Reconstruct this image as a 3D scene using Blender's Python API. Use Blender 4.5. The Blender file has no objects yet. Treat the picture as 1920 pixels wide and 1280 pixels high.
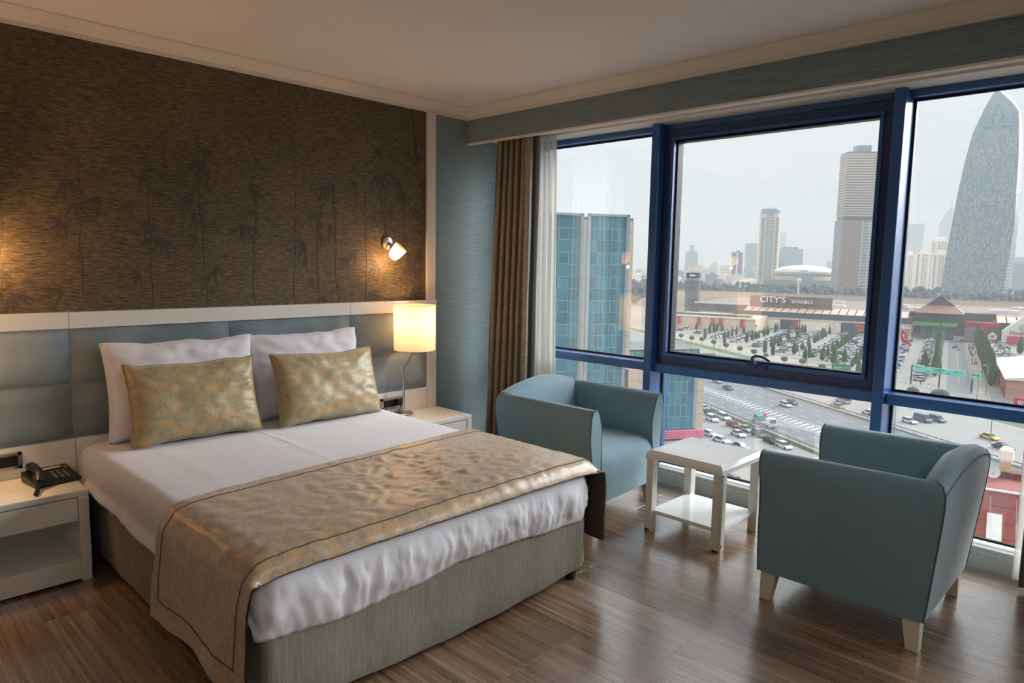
import bpy, bmesh, math, random
from mathutils import Vector, Matrix, noise
R = random.Random(7)
PI = math.pi
SC = bpy.context.scene
COL = SC.collection

# ------------------------------------------------------------------ camera
CF, CX, CY, CZ, YAW, PIT, ROL = 1305.07, -4.0854, -3.9312, 1.4721, .7984, -.1129, .0167
_fw = Vector((math.sin(YAW)*math.cos(PIT), math.cos(YAW)*math.cos(PIT), math.sin(PIT)))
_rt = Vector((math.cos(YAW), -math.sin(YAW), 0)); _up = _rt.cross(_fw)
_r2 = math.cos(ROL)*_rt + math.sin(ROL)*_up; _u2 = -math.sin(ROL)*_rt + math.cos(ROL)*_up
cam = bpy.data.cameras.new('camera'); cam.sensor_width = 36; cam.lens = CF*36/1920
cam.clip_start = .05; cam.clip_end = 30000
camo = bpy.data.objects.new('camera', cam); COL.objects.link(camo)
camo.matrix_world = Matrix(((_r2.x, _u2.x, -_fw.x, CX), (_r2.y, _u2.y, -_fw.y, CY), (_r2.z, _u2.z, -_fw.z, CZ), (0, 0, 0, 1)))
SC.camera = camo
CAMP = Vector((CX, CY, CZ))

# ------------------------------------------------------------------ sky, light, exposure
SC.view_settings.view_transform = 'Standard'; SC.view_settings.look = 'None'
SC.view_settings.gamma = 1; SC.view_settings.use_curve_mapping = False
SC.view_settings.exposure = EXPOSURE = 0.0
W = bpy.data.worlds.new('overcast_sky'); SC.world = W; W.use_nodes = True
wn = W.node_tree.nodes; wl = W.node_tree.links; wn.clear()
tc = wn.new('ShaderNodeTexCoord'); sx = wn.new('ShaderNodeSeparateXYZ'); wl.new(tc.outputs['Generated'], sx.inputs[0])
cr = wn.new('ShaderNodeValToRGB'); wl.new(sx.outputs['Z'], cr.inputs[0])   # plain overcast gradient, three times brighter at the zenith
cr.color_ramp.elements[0].position = 0; cr.color_ramp.elements[0].color = (.31, .335, .352, 1)
cr.color_ramp.elements[1].position = 1; cr.color_ramp.elements[1].color = (.98, 1.0, 1.03, 1)
bg = wn.new('ShaderNodeBackground'); bg.inputs[1].default_value = SKY = 2.3
wl.new(cr.outputs[0], bg.inputs[0]); wo = wn.new('ShaderNodeOutputWorld'); wl.new(bg.outputs[0], wo.inputs[0])
sun = bpy.data.lights.new('added_soft_sun', 'SUN'); sun.energy = SUNE = 12.6; sun.angle = math.radians(46); sun.color = (.93, .97, 1)      # wide soft sun, added to bring more daylight into the room
suno = bpy.data.objects.new('added_soft_sun', sun); COL.objects.link(suno); SEL, SAZ = math.radians(21), math.radians(-27)
suno.rotation_euler = Vector((math.cos(SEL)*math.cos(SAZ), math.cos(SEL)*math.sin(SAZ), math.sin(SEL))).to_track_quat('Z', 'Y').to_euler()
cy = SC.cycles
cy.use_denoising = True; cy.max_bounces = 10; cy.diffuse_bounces = 6; cy.glossy_bounces = 4; cy.transparent_max_bounces = 16
cy.volume_bounces = 2; cy.sample_clamp_indirect = 6; cy.caustics_reflective = False; cy.caustics_refractive = False

def area(name, loc, size, power, color, rot=(0, 0, 0)):
    l = bpy.data.lights.new(name, 'AREA'); l.shape = 'RECTANGLE'; l.size, l.size_y = size; l.energy = power; l.color = color
    o = bpy.data.objects.new(name, l); o.location = loc; o.rotation_euler = rot; COL.objects.link(o); return o
# unseen fill lights without fixtures, added under the ceiling behind the camera
for i, (lx, ly) in enumerate(((-4.6, -4.9), (-2.4, -4.9), (-5.9, -4.3))):
    area('added_fill_light', (lx, ly, 2.50), (.55, .55), 12, (1, .985, .975))

# ------------------------------------------------------------------ colours, materials
def C(h, a=1):
    h = h.lstrip('#'); v = [int(h[i:i+2], 16)/255 for i in (0, 2, 4)]
    return tuple((c/12.92 if c <= .04045 else ((c+.055)/1.055)**2.4) for c in v) + (a,)
class NT:
    def __init__(s, name):
        s.m = bpy.data.materials.new(name); s.m.use_nodes = True; s.t = s.m.node_tree; s.n = s.t.nodes
        s.p = s.n['Principled BSDF']; s.out = s.n['Material Output']
    def new(s, typ, **kw):
        n = s.n.new('ShaderNode'+typ)
        for k, v in kw.items(): setattr(n, k, v)
        return n
    def link(s, a, b): s.t.links.new(a, b)
    def coord(s, kind='Object', scale=(1, 1, 1), rot=(0, 0, 0), rand=False):
        t = s.new('TexCoord'); m = s.new('Mapping'); m.inputs['Scale'].default_value = scale; m.inputs['Rotation'].default_value = rot
        src = t.outputs[kind]
        if rand:
            oi = s.new('ObjectInfo'); mu = s.new('Math', operation='MULTIPLY'); s.link(oi.outputs['Random'], mu.inputs[0]); mu.inputs[1].default_value = 37
            ad = s.new('VectorMath', operation='ADD'); s.link(src, ad.inputs[0]); s.link(mu.outputs[0], ad.inputs[1]); src = ad.outputs[0]
        s.link(src, m.inputs[0]); return m.outputs[0]
    def noise(s, vec, scale, detail=3, rough=.5, dist=0):
        n = s.new('TexNoise'); n.inputs['Scale'].default_value = scale; n.inputs['Detail'].default_value = detail
        n.inputs['Roughness'].default_value = rough; n.inputs['Distortion'].default_value = dist; s.link(vec, n.inputs['Vector']); return n.outputs['Fac']
    def ramp(s, fac, stops):
        r = s.new('ValToRGB'); e = r.color_ramp.elements
        while len(e) < len(stops): e.new(.5)
        for el, (p, c) in zip(e, stops): el.position = p; el.color = c if len(c) == 4 else (*c, 1)
        s.link(fac, r.inputs[0]); return r.outputs[0]
    def mix(s, fac, a, b, blend='MIX'):
        m = s.new('Mix', data_type='RGBA', blend_type=blend)
        for v, i in ((fac, 0), (a, 6), (b, 7)):
            if hasattr(v, 'node'): s.link(v, m.inputs[i])
            else: m.inputs[i].default_value = v
        return m.outputs[2]
    def math(s, op, a, b=0):
        m = s.new('Math', operation=op)
        for v, i in ((a, 0), (b, 1)):
            if hasattr(v, 'node'): s.link(v, m.inputs[i])
            else: m.inputs[i].default_value = v
        return m.outputs[0]
    def bump(s, h, strength=.2, dist=.002):
        b = s.new('Bump'); b.inputs['Strength'].default_value = strength; b.inputs['Distance'].default_value = dist
        s.link(h, b.inputs['Height']); s.link(b.outputs[0], s.p.inputs['Normal'])
    def set(s, **kw):
        names = dict(rough='Roughness', metal='Metallic', spec='Specular IOR Level', sheen='Sheen Weight', sheenr='Sheen Roughness', coat='Coat Weight', coatr='Coat Roughness', trans='Transmission Weight', alpha='Alpha')
        for k, v in kw.items():
            i = s.p.inputs[names.get(k, k)]
            if hasattr(v, 'node'): s.link(v, i)
            else: i.default_value = v
        return s
def plain(name, hexc, rough=.5, metal=0, spec=.5, var=.06, vs=8, **kw):
    s = NT(name); c = C(hexc) if isinstance(hexc, str) else hexc
    v = s.noise(s.coord(), vs, 4)
    lo = tuple(max(0, x*(1-var)) for x in c[:3])+(1,); hi = tuple(min(1, x*(1+var)) for x in c[:3])+(1,)
    col = s.ramp(v, [(.3, lo), (.7, hi)]); s.link(col, s.p.inputs['Base Color'])
    s.set(rough=rough, metal=metal, spec=spec, **kw); return s.m

# ------------------------------------------------------------------ mesh building
class MB:
    def __init__(s): s.v = []; s.f = []; s.m = []
    def add(s, vs, fs, mi=0, M=None):
        b = len(s.v)
        s.v += [tuple(M @ Vector(p)) if M else tuple(p) for p in vs]
        for f in fs: s.f.append([b+i for i in f]); s.m.append(mi)
        return s
    def box(s, lo, hi, mi=0, M=None):
        (x0, y0, z0), (x1, y1, z1) = lo, hi
        return s.add([(x0, y0, z0), (x1, y0, z0), (x1, y1, z0), (x0, y1, z0), (x0, y0, z1), (x1, y0, z1), (x1, y1, z1), (x0, y1, z1)],
                     [(3, 2, 1, 0), (4, 5, 6, 7), (0, 1, 5, 4), (1, 2, 6, 5), (2, 3, 7, 6), (3, 0, 4, 7)], mi, M)
    def cb(s, c, d, mi=0, M=None):
        return s.box([c[i]-d[i]/2 for i in range(3)], [c[i]+d[i]/2 for i in range(3)], mi, M)
    def loft(s, rings, mi=0, closed=True, cap0=False, cap1=False, M=None):
        n = len(rings[0]); vs = [p for r in rings for p in r]; fs = []
        for i in range(len(rings)-1):
            for j in range(n if closed else n-1):
                k = (j+1) % n; fs.append((i*n+j, i*n+k, (i+1)*n+k, (i+1)*n+j))
        if cap0: fs.append(tuple(range(n))[::-1])
        if cap1: fs.append(tuple(range((len(rings)-1)*n, len(rings)*n)))
        return s.add(vs, fs, mi, M)
    def tube(s, pts, r, mi=0, seg=8, cap=True, closed=False, M=None):
        pts = [Vector(p) for p in pts]; n = len(pts); rings = []; prev = None
        for i, p in enumerate(pts):
            a = pts[(i-1) % n] if (i or closed) else p; b = pts[(i+1) % n] if (i < n-1 or closed) else p
            t = (b-a).normalized() if (b-a).length > 1e-9 else Vector((0, 0, 1))
            if prev is None:
                prev = t.orthogonal().normalized()
            prev = (prev - t*prev.dot(t)); prev = prev.normalized() if prev.length > 1e-6 else t.orthogonal().normalized()
            q = t.cross(prev); rr = r[i] if isinstance(r, (list, tuple)) else r
            rings.append([tuple(p + prev*math.cos(2*PI*k/seg)*rr + q*math.sin(2*PI*k/seg)*rr) for k in range(seg)])
        if closed: rings.append(rings[0])
        return s.loft(rings, mi, True, cap and not closed, cap and not closed, M)
    def lathe(s, prof, mi=0, seg=24, M=None, cap0=False, cap1=False):
        return s.loft([[(r*math.cos(2*PI*k/seg), r*math.sin(2*PI*k/seg), z) for k in range(seg)] for r, z in prof], mi, True, cap0, cap1, M)
    def prism(s, poly, h0, h1, axis='z', mi=0, M=None):
        def P(a, b, h): return {'z': (a, b, h), 'y': (a, h, b), 'x': (h, a, b)}[axis]
        n = len(poly)
        fs = [tuple(range(n))[::-1], tuple(range(n, 2*n))]+[(i, (i+1) % n, n+(i+1) % n, n+i) for i in range(n)]
        return s.add([P(a, b, h0) for a, b in poly]+[P(a, b, h1) for a, b in poly], fs, mi, M)
    def mesh(s, name, mats, smooth=None, bevel=0, bseg=2, bangle=35, recalc=True):
        me = bpy.data.meshes.new(name); me.from_pydata(s.v, [], s.f)
        me.polygons.foreach_set('material_index', s.m)
        if recalc or bevel:
            bm = bmesh.new(); bm.from_mesh(me)
            if bevel:
                bmesh.ops.remove_doubles(bm, verts=bm.verts, dist=1e-5)
            bmesh.ops.recalc_face_normals(bm, faces=bm.faces)
            if bevel:
                es = [e for e in bm.edges if len(e.link_faces) == 2 and e.calc_face_angle(0) > math.radians(bangle)]
                bmesh.ops.bevel(bm, geom=es, offset=bevel, segments=bseg, profile=.6, affect='EDGES', clamp_overlap=True)
            bm.to_mesh(me); bm.free()
        for m in (mats if isinstance(mats, (list, tuple)) else [mats]): me.materials.append(m)
        if smooth is not None:
            me.shade_smooth()
            if smooth < 180: me.set_sharp_from_angle(angle=math.radians(smooth))
        me.update(); return me

def link(name, me, parent=None, local=False):
    o = bpy.data.objects.new(name, me); COL.objects.link(o)
    if parent:
        o.parent = parent
        if not local and parent.type == 'EMPTY': o.location = -parent.location
    return o
def tag(o, label=None, cat=None, group=None, kind=None):
    for k, v in (('label', label), ('category', cat), ('group', group), ('kind', kind)):
        if v: o[k] = v
    return o
def thing(name, label, cat, loc=(0, 0, 0), rotz=0, group=None):
    o = bpy.data.objects.new(name, None); COL.objects.link(o); o.location = loc; o.rotation_euler = (0, 0, rotz)
    o.empty_display_size = .1
    return tag(o, label, cat, group)
def part(name, mb, mats, parent, local=False, label=None, **kw):
    o = link(name, mb.mesh(name, mats, **kw) if isinstance(mb, MB) else mb, parent, local)
    if label: o['label'] = label
    return o
def struct(name, mb, mats, parent=None, **kw):
    o = link(name, mb.mesh(name, mats, **kw) if mb else None, parent)
    if not parent: o['kind'] = 'structure'
    return o
def copy_tree(o, parent=None):
    c = o.copy(); COL.objects.link(c)
    if parent: c.parent = parent
    for ch in o.children: copy_tree(ch, c)
    return c
def sm(a, b, x):
    t = min(1, max(0, (x-a)/(b-a))); return t*t*(3-2*t)
def nz(x, y, z=0): return noise.noise(Vector((x, y, z)))
# ------------------------------------------------------------------ grids with a UV map in metres
def gridmesh(name, nu, nv, fn, mats, su=1, sv=1, smooth=180, closed=False):
    """fn(a, b) -> point, a and b in 0..1"""
    me = bpy.data.meshes.new(name); vs = []; uv = []
    for i in range(nu+1):
        for j in range(nv+1):
            a, b = i/nu, j/nv; vs.append(tuple(fn(a, b))); uv.append((a*su, b*sv))
    fs = [(i*(nv+1)+j, (i+1)*(nv+1)+j, (i+1)*(nv+1)+j+1, i*(nv+1)+j+1) for i in range(nu) for j in range(nv)]
    me.from_pydata(vs, [], fs); ul = me.uv_layers.new(name='UVMap')
    idx = [0]*len(me.loops); me.loops.foreach_get('vertex_index', idx)
    ul.data.foreach_set('uv', [c for k in idx for c in uv[k]])
    for m in (mats if isinstance(mats, (list, tuple)) else [mats]): me.materials.append(m)
    me.shade_smooth(); return me

# ------------------------------------------------------------------ interior materials
def damask(name, ground, figure, kind, scale, rough=.42, swap=False, thick=.15, **kw):
    s = NT(name); v = s.coord(kind, (scale, scale, scale))
    if swap:   # read x, z as the plane of the cloth
        a = s.new('SeparateXYZ'); b = s.new('CombineXYZ'); s.link(v, a.inputs[0]); s.link(a.outputs['X'], b.inputs[0]); s.link(a.outputs['Z'], b.inputs[1]); v = b.outputs[0]
    else:
        a = s.new('SeparateXYZ'); b = s.new('CombineXYZ'); s.link(v, a.inputs[0]); s.link(a.outputs['X'], b.inputs[0]); s.link(a.outputs['Y'], b.inputs[1]); v = b.outputs[0]
    w = s.new('TexNoise'); w.inputs['Scale'].default_value = 1.3; s.link(v, w.inputs['Vector'])
    wm = s.new('VectorMath', operation='SCALE'); s.link(w.outputs['Color'], wm.inputs[0]); wm.inputs['Scale'].default_value = .8
    va = s.new('VectorMath', operation='ADD'); s.link(v, va.inputs[0]); s.link(wm.outputs[0], va.inputs[1]); v2 = va.outputs[0]
    def scroll(sc, k, off):
        vo = s.new('TexVoronoi', voronoi_dimensions='2D'); vo.inputs['Scale'].default_value = sc; vo.inputs['Randomness'].default_value = .75
        mo = s.new('VectorMath', operation='ADD'); s.link(v2, mo.inputs[0]); mo.inputs[1].default_value = (off, off*.7, 0)
        s.link(mo.outputs[0], vo.inputs['Vector'])
        d = s.new('VectorMath', operation='SUBTRACT'); s.link(mo.outputs[0], d.inputs[0]); s.link(vo.outputs['Position'], d.inputs[1])
        x = s.new('SeparateXYZ'); s.link(d.outputs[0], x.inputs[0])
        ang = s.math('ARCTAN2', x.outputs['Y'], x.outputs['X']); c = s.new('SeparateColor'); s.link(vo.outputs['Color'], c.inputs[0])
        sg = s.math('SIGN', s.math('SUBTRACT', c.outputs[0], .5)); dk = s.math('MULTIPLY', vo.outputs['Distance'], k)
        sp = s.math('SINE', s.math('ADD', s.math('ADD', s.math('MULTIPLY', ang, sg), dk), s.math('MULTIPLY', c.outputs[1], 6.3)))
        return s.math('MULTIPLY', s.math('GREATER_THAN', sp, thick), s.math('LESS_THAN', vo.outputs['Distance'], .47))
    f = s.math('MAXIMUM', scroll(1, 13, 0), s.math('MULTIPLY', scroll(1.7, 11, 3.3), .75))
    g = s.noise(s.coord(kind, (scale*60, scale*60, scale*60)), 1, 2)
    colr = s.mix(f, ground, figure); colr = s.mix(s.math('MULTIPLY', g, .25), colr, tuple(x*.6 for x in ground[:3])+(1,))
    s.link(colr, s.p.inputs['Base Color']); s.set(rough=rough, sheen=.25, **kw); s.bump(s.math('ADD', f, s.math('MULTIPLY', g, .5)), .25, .0008); return s.m

def streaky(name, stops, scale, rough, strength=.3, dist=.001, rough2=None, kind='Object', **kw):
    s = NT(name); v = s.coord(kind, scale); n = s.noise(v, 1, 6, .65); n2 = s.noise(s.coord(kind, (1.7, 1.7, 1.7)), 1, 3)
    f = s.math('ADD', s.math('MULTIPLY', n, .85), s.math('MULTIPLY', n2, .15))
    s.link(s.ramp(f, stops), s.p.inputs['Base Color']); s.set(rough=rough, **kw); s.bump(n, strength, dist); return s.m
M = {}
M['wallpaper'] = streaky('blue_grasscloth_wallpaper', [(.3, C('#6a7b80')), (.5, C('#7e9196')), (.68, C('#96a7aa'))], (5, 5, 230), .75, .3)
M['panelpaper'] = streaky('bronze_grasscloth_panel', [(.36, C('#2c2519')), (.5, C('#594c37')), (.66, C('#857555'))], (28, 28, 330), .5, .45, .0015, spec=.35)
M['bamboo'] = streaky('dark_bamboo_print', [(.35, C('#37332d')), (.65, C('#575049'))], (16, 16, 260), .6, .35, .001, spec=.3)
M['ceiling'] = plain('ceiling_paint', '#efeae6', .9, vs=3, var=.02)
M['white'] = plain('white_plaster_trim', '#e4ded4', .55, var=.02)
M['lacquer'] = plain('white_lacquer', '#e6e5e0', .28, spec=.5, var=.02)
M['lacquer_table'] = plain('white_table_lacquer', '#eceeec', .14, spec=.55, var=.02)
M['tableleg'] = plain('white_table_leg', '#dcd8cd', .3, var=.02)
M['chip'] = plain('chipped_dark_wood', '#2a1c14', .7)
M['roomwall'] = plain('beige_wall_paint', '#b7ac9c', .85)
M['subfloor'] = plain('dark_subfloor', '#1b1410', .9)
M['velvet'] = plain('grey_blue_headboard_velvet', '#75868f', .8, vs=5, var=.22, sheen=.5, spec=.2)
M['chair'] = plain('blue_grey_chair_velvet', '#7593a0', .7, vs=4, var=.08, sheen=.45, sheenr=.4, spec=.25)
M['piping'] = plain('slate_piping', '#4c5c64', .7)
M['legwood'] = plain('cream_painted_leg', '#cfc8b6', .4, var=.03)
M['steel'] = plain('brushed_steel', '#b9b6b0', .28, 1, var=.04)
M['black'] = plain('black_plastic', '#111112', .4)
M['phone_key'] = plain('grey_phone_keys', '#8b8d90', .5)
M['phone_label'] = plain('white_phone_card', '#d8d4ca', .5)
M['bedleg'] = plain('black_bed_leg', '#141315', .45)
M['lining'] = plain('brown_runner_lining', '#4a3d37', .8)
M['seam'] = plain('dark_green_seam', '#4a4636', .8)
M['greydrape'] = plain('grey_blackout_cloth', '#a9adb0', .85)
M['curb'] = plain('white_window_curb', '#d3d6d2', .45, var=.03)
M['gasket'] = plain('black_rubber_gasket', '#0d0e12', .5)
s = NT('blue_anodised_frame'); s.p.inputs['Base Color'].default_value = C('#2a5f9e'); s.set(rough=.3, spec=.9, metal=.1); M['frame'] = s.m
s = NT('dark_blue_sash'); s.p.inputs['Base Color'].default_value = C('#1c3767'); s.set(rough=.3, spec=.8, metal=.1); M['sash'] = s.m
# sheets: white cotton
s = NT('white_cotton_sheet'); s.p.inputs['Base Color'].default_value = C('#dddee6'); s.set(rough=.85, sheen=.2, spec=.2)
n1 = s.noise(s.coord('Object', (9, 9, 9)), 1, 4, .5, 1.2); s.bump(n1, .2, .010); M['sheet'] = s.m
s = NT('ribbed_bed_base_cloth'); v = s.coord('Object', (260, 260, 7)); n1 = s.noise(v, 1, 4)
s.link(s.ramp(n1, [(.3, C('#77766c')), (.7, C('#939287'))]), s.p.inputs['Base Color']); s.set(rough=.9, spec=.2); s.bump(n1, .3, .001); M['bedbase'] = s.m
M['gold'] = damask('gold_damask_cushion', C('#b7986a'), C('#929378'), 'Object', 13, swap=True, rough=.38)
M['runner'] = damask('gold_damask_runner', C('#c2a17b'), C('#a29884'), 'UV', 13, rough=.27)
M['drape'] = damask('brown_damask_drape', C('#927f6a'), C('#77756a'), 'UV', 14, rough=.5)
M['paledrape'] = damask('pale_damask_drape_edge', C('#9c988a'), C('#7b8078'), 'UV', 14, rough=.45)
s = NT('sheer_white_curtain'); s.n.remove(s.p); df = s.new('BsdfDiffuse'); df.inputs[0].default_value = C('#e6e3dc'); tl = s.new('BsdfTranslucent'); tl.inputs[0].default_value = C('#e6e3dc')
tp = s.new('BsdfTransparent'); m1 = s.new('MixShader'); m1.inputs[0].default_value = .45; s.link(df.outputs[0], m1.inputs[1]); s.link(tl.outputs[0], m1.inputs[2])
m2 = s.new('MixShader'); m2.inputs[0].default_value = .8; s.link(tp.outputs[0], m2.inputs[1]); s.link(m1.outputs[0], m2.inputs[2]); s.link(m2.outputs[0], s.out.inputs[0]); M['sheer'] = s.m
# window glass: clear, with a mirror reflection on the side one looks at
s = NT('window_glass'); s.n.remove(s.p); fr = s.new('Fresnel'); fr.inputs[0].default_value = 2.25; ge = s.new('NewGeometry')
k = s.math('MULTIPLY', fr.outputs[0], s.math('SUBTRACT', 1, ge.outputs['Backfacing'])); tp = s.new('BsdfTransparent'); tp.inputs[0].default_value = (.965, .975, .975, 1)
gl = s.new('BsdfGlossy'); gl.inputs['Roughness'].default_value = .01; mx = s.new('MixShader'); s.link(k, mx.inputs[0]); s.link(tp.outputs[0], mx.inputs[1]); s.link(gl.outputs[0], mx.inputs[2]); s.link(mx.outputs[0], s.out.inputs[0]); M['glass'] = s.m
def glow(name, hexc, strength, trans=.6):
    """lamp shade: a translucent skin lit by the bulb inside it, the skin itself shining a little"""
    s = NT(name); s.n.remove(s.p); c = C(hexc); df = s.new('BsdfDiffuse'); df.inputs[0].default_value = c; tl = s.new('BsdfTranslucent'); tl.inputs[0].default_value = c
    m = s.new('MixShader'); m.inputs[0].default_value = trans; s.link(df.outputs[0], m.inputs[1]); s.link(tl.outputs[0], m.inputs[2])
    e = s.new('Emission'); e.inputs[0].default_value = C('#ffc890'); e.inputs[1].default_value = strength; a = s.new('AddShader'); s.link(m.outputs[0], a.inputs[0]); s.link(e.outputs[0], a.inputs[1]); s.link(a.outputs[0], s.out.inputs[0]); return s.m
M['shade'] = glow('lit_linen_shade', '#f6e6d6', .05); M['frost'] = glow('lit_frosted_glass', '#f6ecd9', .12)
s = NT('lamp_bulb'); s.p.inputs['Emission Color'].default_value = C('#ffca8a'); s.p.inputs['Emission Strength'].default_value = 6; M['bulb'] = s.m
# floor: wood-look planks, grain along y, every plank its own tone
s = NT('brown_wood_plank'); v = s.coord('Object', (52, 1.1, 5), rand=True); g1 = s.noise(v, 1, 7, .62, .6); g2 = s.noise(s.coord('Object', (140, 3, 9), rand=True), 1, 3)
oi = s.new('ObjectInfo'); base = s.ramp(g1, [(.28, C('#563f30')), (.5, C('#97795f')), (.72, C('#c9ad94'))])
tone = s.ramp(oi.outputs['Random'], [(0, C('#c9beb4')), (1, C('#ffffff'))]); colr = s.mix(1.0, base, tone, 'MULTIPLY'); colr = s.mix(s.math('MULTIPLY', g2, .3), colr, C('#3a2b20'))
s.link(colr, s.p.inputs['Base Color']); s.link(s.ramp(g2, [(.35, (.2,)*3), (.7, (.42,)*3)]), s.p.inputs['Roughness']); s.set(spec=.6, coat=1, coatr=.21); s.p.inputs['IOR'].default_value = 1.7; s.p.inputs['Coat IOR'].default_value = 1.85
s.bump(s.math('ADD', g1, g2), .12, .001); M['plank'] = s.m

# ------------------------------------------------------------------ room shell
X0, Y0, ZC, ZB, PX, ZP, ZT = -6.6, -6.2, 2.575, 2.5, -.5624, 2.325, 2.38
floor = struct('floor', MB().box((X0, Y0, -.25), (.10, .05, -.012)), M['subfloor'])
PW, PL = .189, 1.25
pm = MB(); c = .0005
pm.loft([[(0, 0, -.012), (PW, 0, -.012), (PW, PL, -.012), (0, PL, -.012)], [(0, 0, -c), (PW, 0, -c), (PW, PL, -c), (0, PL, -c)],
         [(c, c, 0), (PW-c, c, 0), (PW-c, PL-c, 0), (c, PL-c, 0)]], cap1=True)
pme = pm.mesh('plank', M['plank']); nx = int((.09-(-5.4))/PW)
for i in range(nx):
    x = -1.595-19*PW+i*PW
    if x+PW > -.058: continue
    y = -5.2-R.random()*PL
    if abs(x+1.784) < .01: y = -2.631-3*PL
    if abs(x+2.351) < .2: y = -2.297-3*PL
    while y < -.02:
        o = bpy.data.objects.new('plank', pme); COL.objects.link(o); o.parent = floor; o.location = (x, y, 0)
        if y+PL > -.01: o.scale = (1, (-.01-y)/PL, 1)
        y += PL
struct('ceiling', MB().box((X0, Y0, ZC), (.10, .05, ZC+.2)), M['ceiling'])
struct('wall_north', MB().box((X0, 0, -.25), (.10, .25, ZC)), M['wallpaper'])
struct('wall_west', MB().box((X0-.2, Y0, -.25), (X0, .25, ZC)), M['roomwall'])
struct('wall_south', MB().box((X0, Y0-.2, -.25), (.10, Y0, ZC)), M['roomwall'])
we = MB().box((-.06, -5.75, ZT), (.14, 0, ZC)).box((-.06, Y0, -.25), (.14, -5.75, ZC)).box((-.06, -.16, 0), (.14, 0, ZT))
struct('wall_east', we, M['white'])
struct('trim_1', MB().box((-.06, -5.75, -.25), (.12, -.16, .0814)), M['curb'], bevel=.006)           # curb under the window
# crown moulding: stepped profile (depth out of the wall, height)
prof = [(0, ZB), (.018, ZB), (.018, ZB+.022), (.026, ZB+.024), (.04, ZB+.04), (.052, ZB+.046), (.056, ZB+.05), (.075, ZB+.066), (.088, ZB+.066), (.088, ZC+.005), (0, ZC+.005)]
m = MB(); m.loft([[(X0, -d, z) for d, z in prof], [(PX-d, -d, z) for d, z in prof]], cap0=True)
struct('trim_2', m, M['white'])
m = MB(); m.loft([[(PX-d, -d, z) for d, z in prof], [(PX-d, Y0, z) for d, z in prof]], cap1=True)
struct('trim_3', m, M['white'])
# pelmet over the window: papered board, pale lower edge, white pocket ceiling
pel = struct('trim_4', MB().box((PX, Y0, ZP+.012), (PX+.025, 0, ZC)), M['wallpaper'])
part('edge_strip', MB().box((PX-.002, Y0, ZP), (PX+.03, 0, ZP+.012)), M['white'], pel)
part('pocket_ceiling', MB().box((PX+.025, Y0, ZT), (-.06, 0, ZT+.03)), M['white'], pel)
# dark bamboo panel, its white frame
pan = tag(link('wall_panel', MB().box((X0+.05, -.012, 1.19), (-.955, 0, ZB)).mesh('wall_panel', M['panelpaper'])),
          'dark bronze wallpaper panel with bamboo print above the headboard', 'wall panel')
def spray(mb, x, z, a, n, L, spread):
    for k in range(n):
        t = a+(k-(n-1)/2)*spread+R.uniform(-.15, .15); l = L*R.uniform(.8, 1.25); w = l*.085
        d = Vector((math.cos(t), 0, math.sin(t))); l = min(l, (-.962-x)/d.x) if d.x > .01 else l; q = Vector((-d.z, 0, d.x)); x = min(x, -1.02); b = Vector((x, -.0124-R.uniform(0, .0012), z))
        P = [b, b+d*l*.25+q*w, b+d*l*.6+q*w*.75, b+d*l, b+d*l*.6-q*w*.7, b+d*l*.25-q*w]
        mb.add([tuple(p) for p in P]+[(p.x, -.0119, p.z) for p in P], [(0, 1, 2, 3, 4, 5)]+[(i, (i+1) % 6, 6+(i+1) % 6, 6+i) for i in range(6)])
bm_ = MB(); Rb = random.Random(21)
stems = [(-1.02, 1.2, 2.2), (-1.13, 1.2, 2.3), (-1.3, 1.65, 2.2), (-1.47, 1.2, 2.1), (-1.66, 1.2, 2.05), (-1.80, 1.2, 1.95), (-1.97, 1.2, 2.0), (-2.22, 1.2, 2.1), (-2.5, 1.2, 2.15), (-2.78, 1.2, 2.0), (-3.1, 1.25, 2.0), (-3.42, 1.2, 1.9), (-3.8, 1.2, 2.1)]
R.seed(5)
for x, za, zb in stems:
    z = za; px_ = x; pts = []
    while z < zb:
        pts.append((px_, -.012, z)); px_ += R.uniform(-.018, .018); z += .09
    bm_.tube(pts, [.0024 if i % 2 else .0013 for i in range(len(pts))], seg=4)
    for p in pts[1::1]:
        if R.random() < .6: spray(bm_, p[0]+R.uniform(-.09, .09), p[2]+R.uniform(-.04, .04), -PI/2+R.uniform(-1.1, 1.1), R.randint(3, 5), R.uniform(.07, .13), R.uniform(.38, .6))
part('bamboo_print', bm_, M['bamboo'], pan, recalc=True)
pf = struct('trim_5', MB().box((-.955, -.03, 1.19), (-.878, 0, ZB)), M['white'], bevel=.003)

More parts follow.
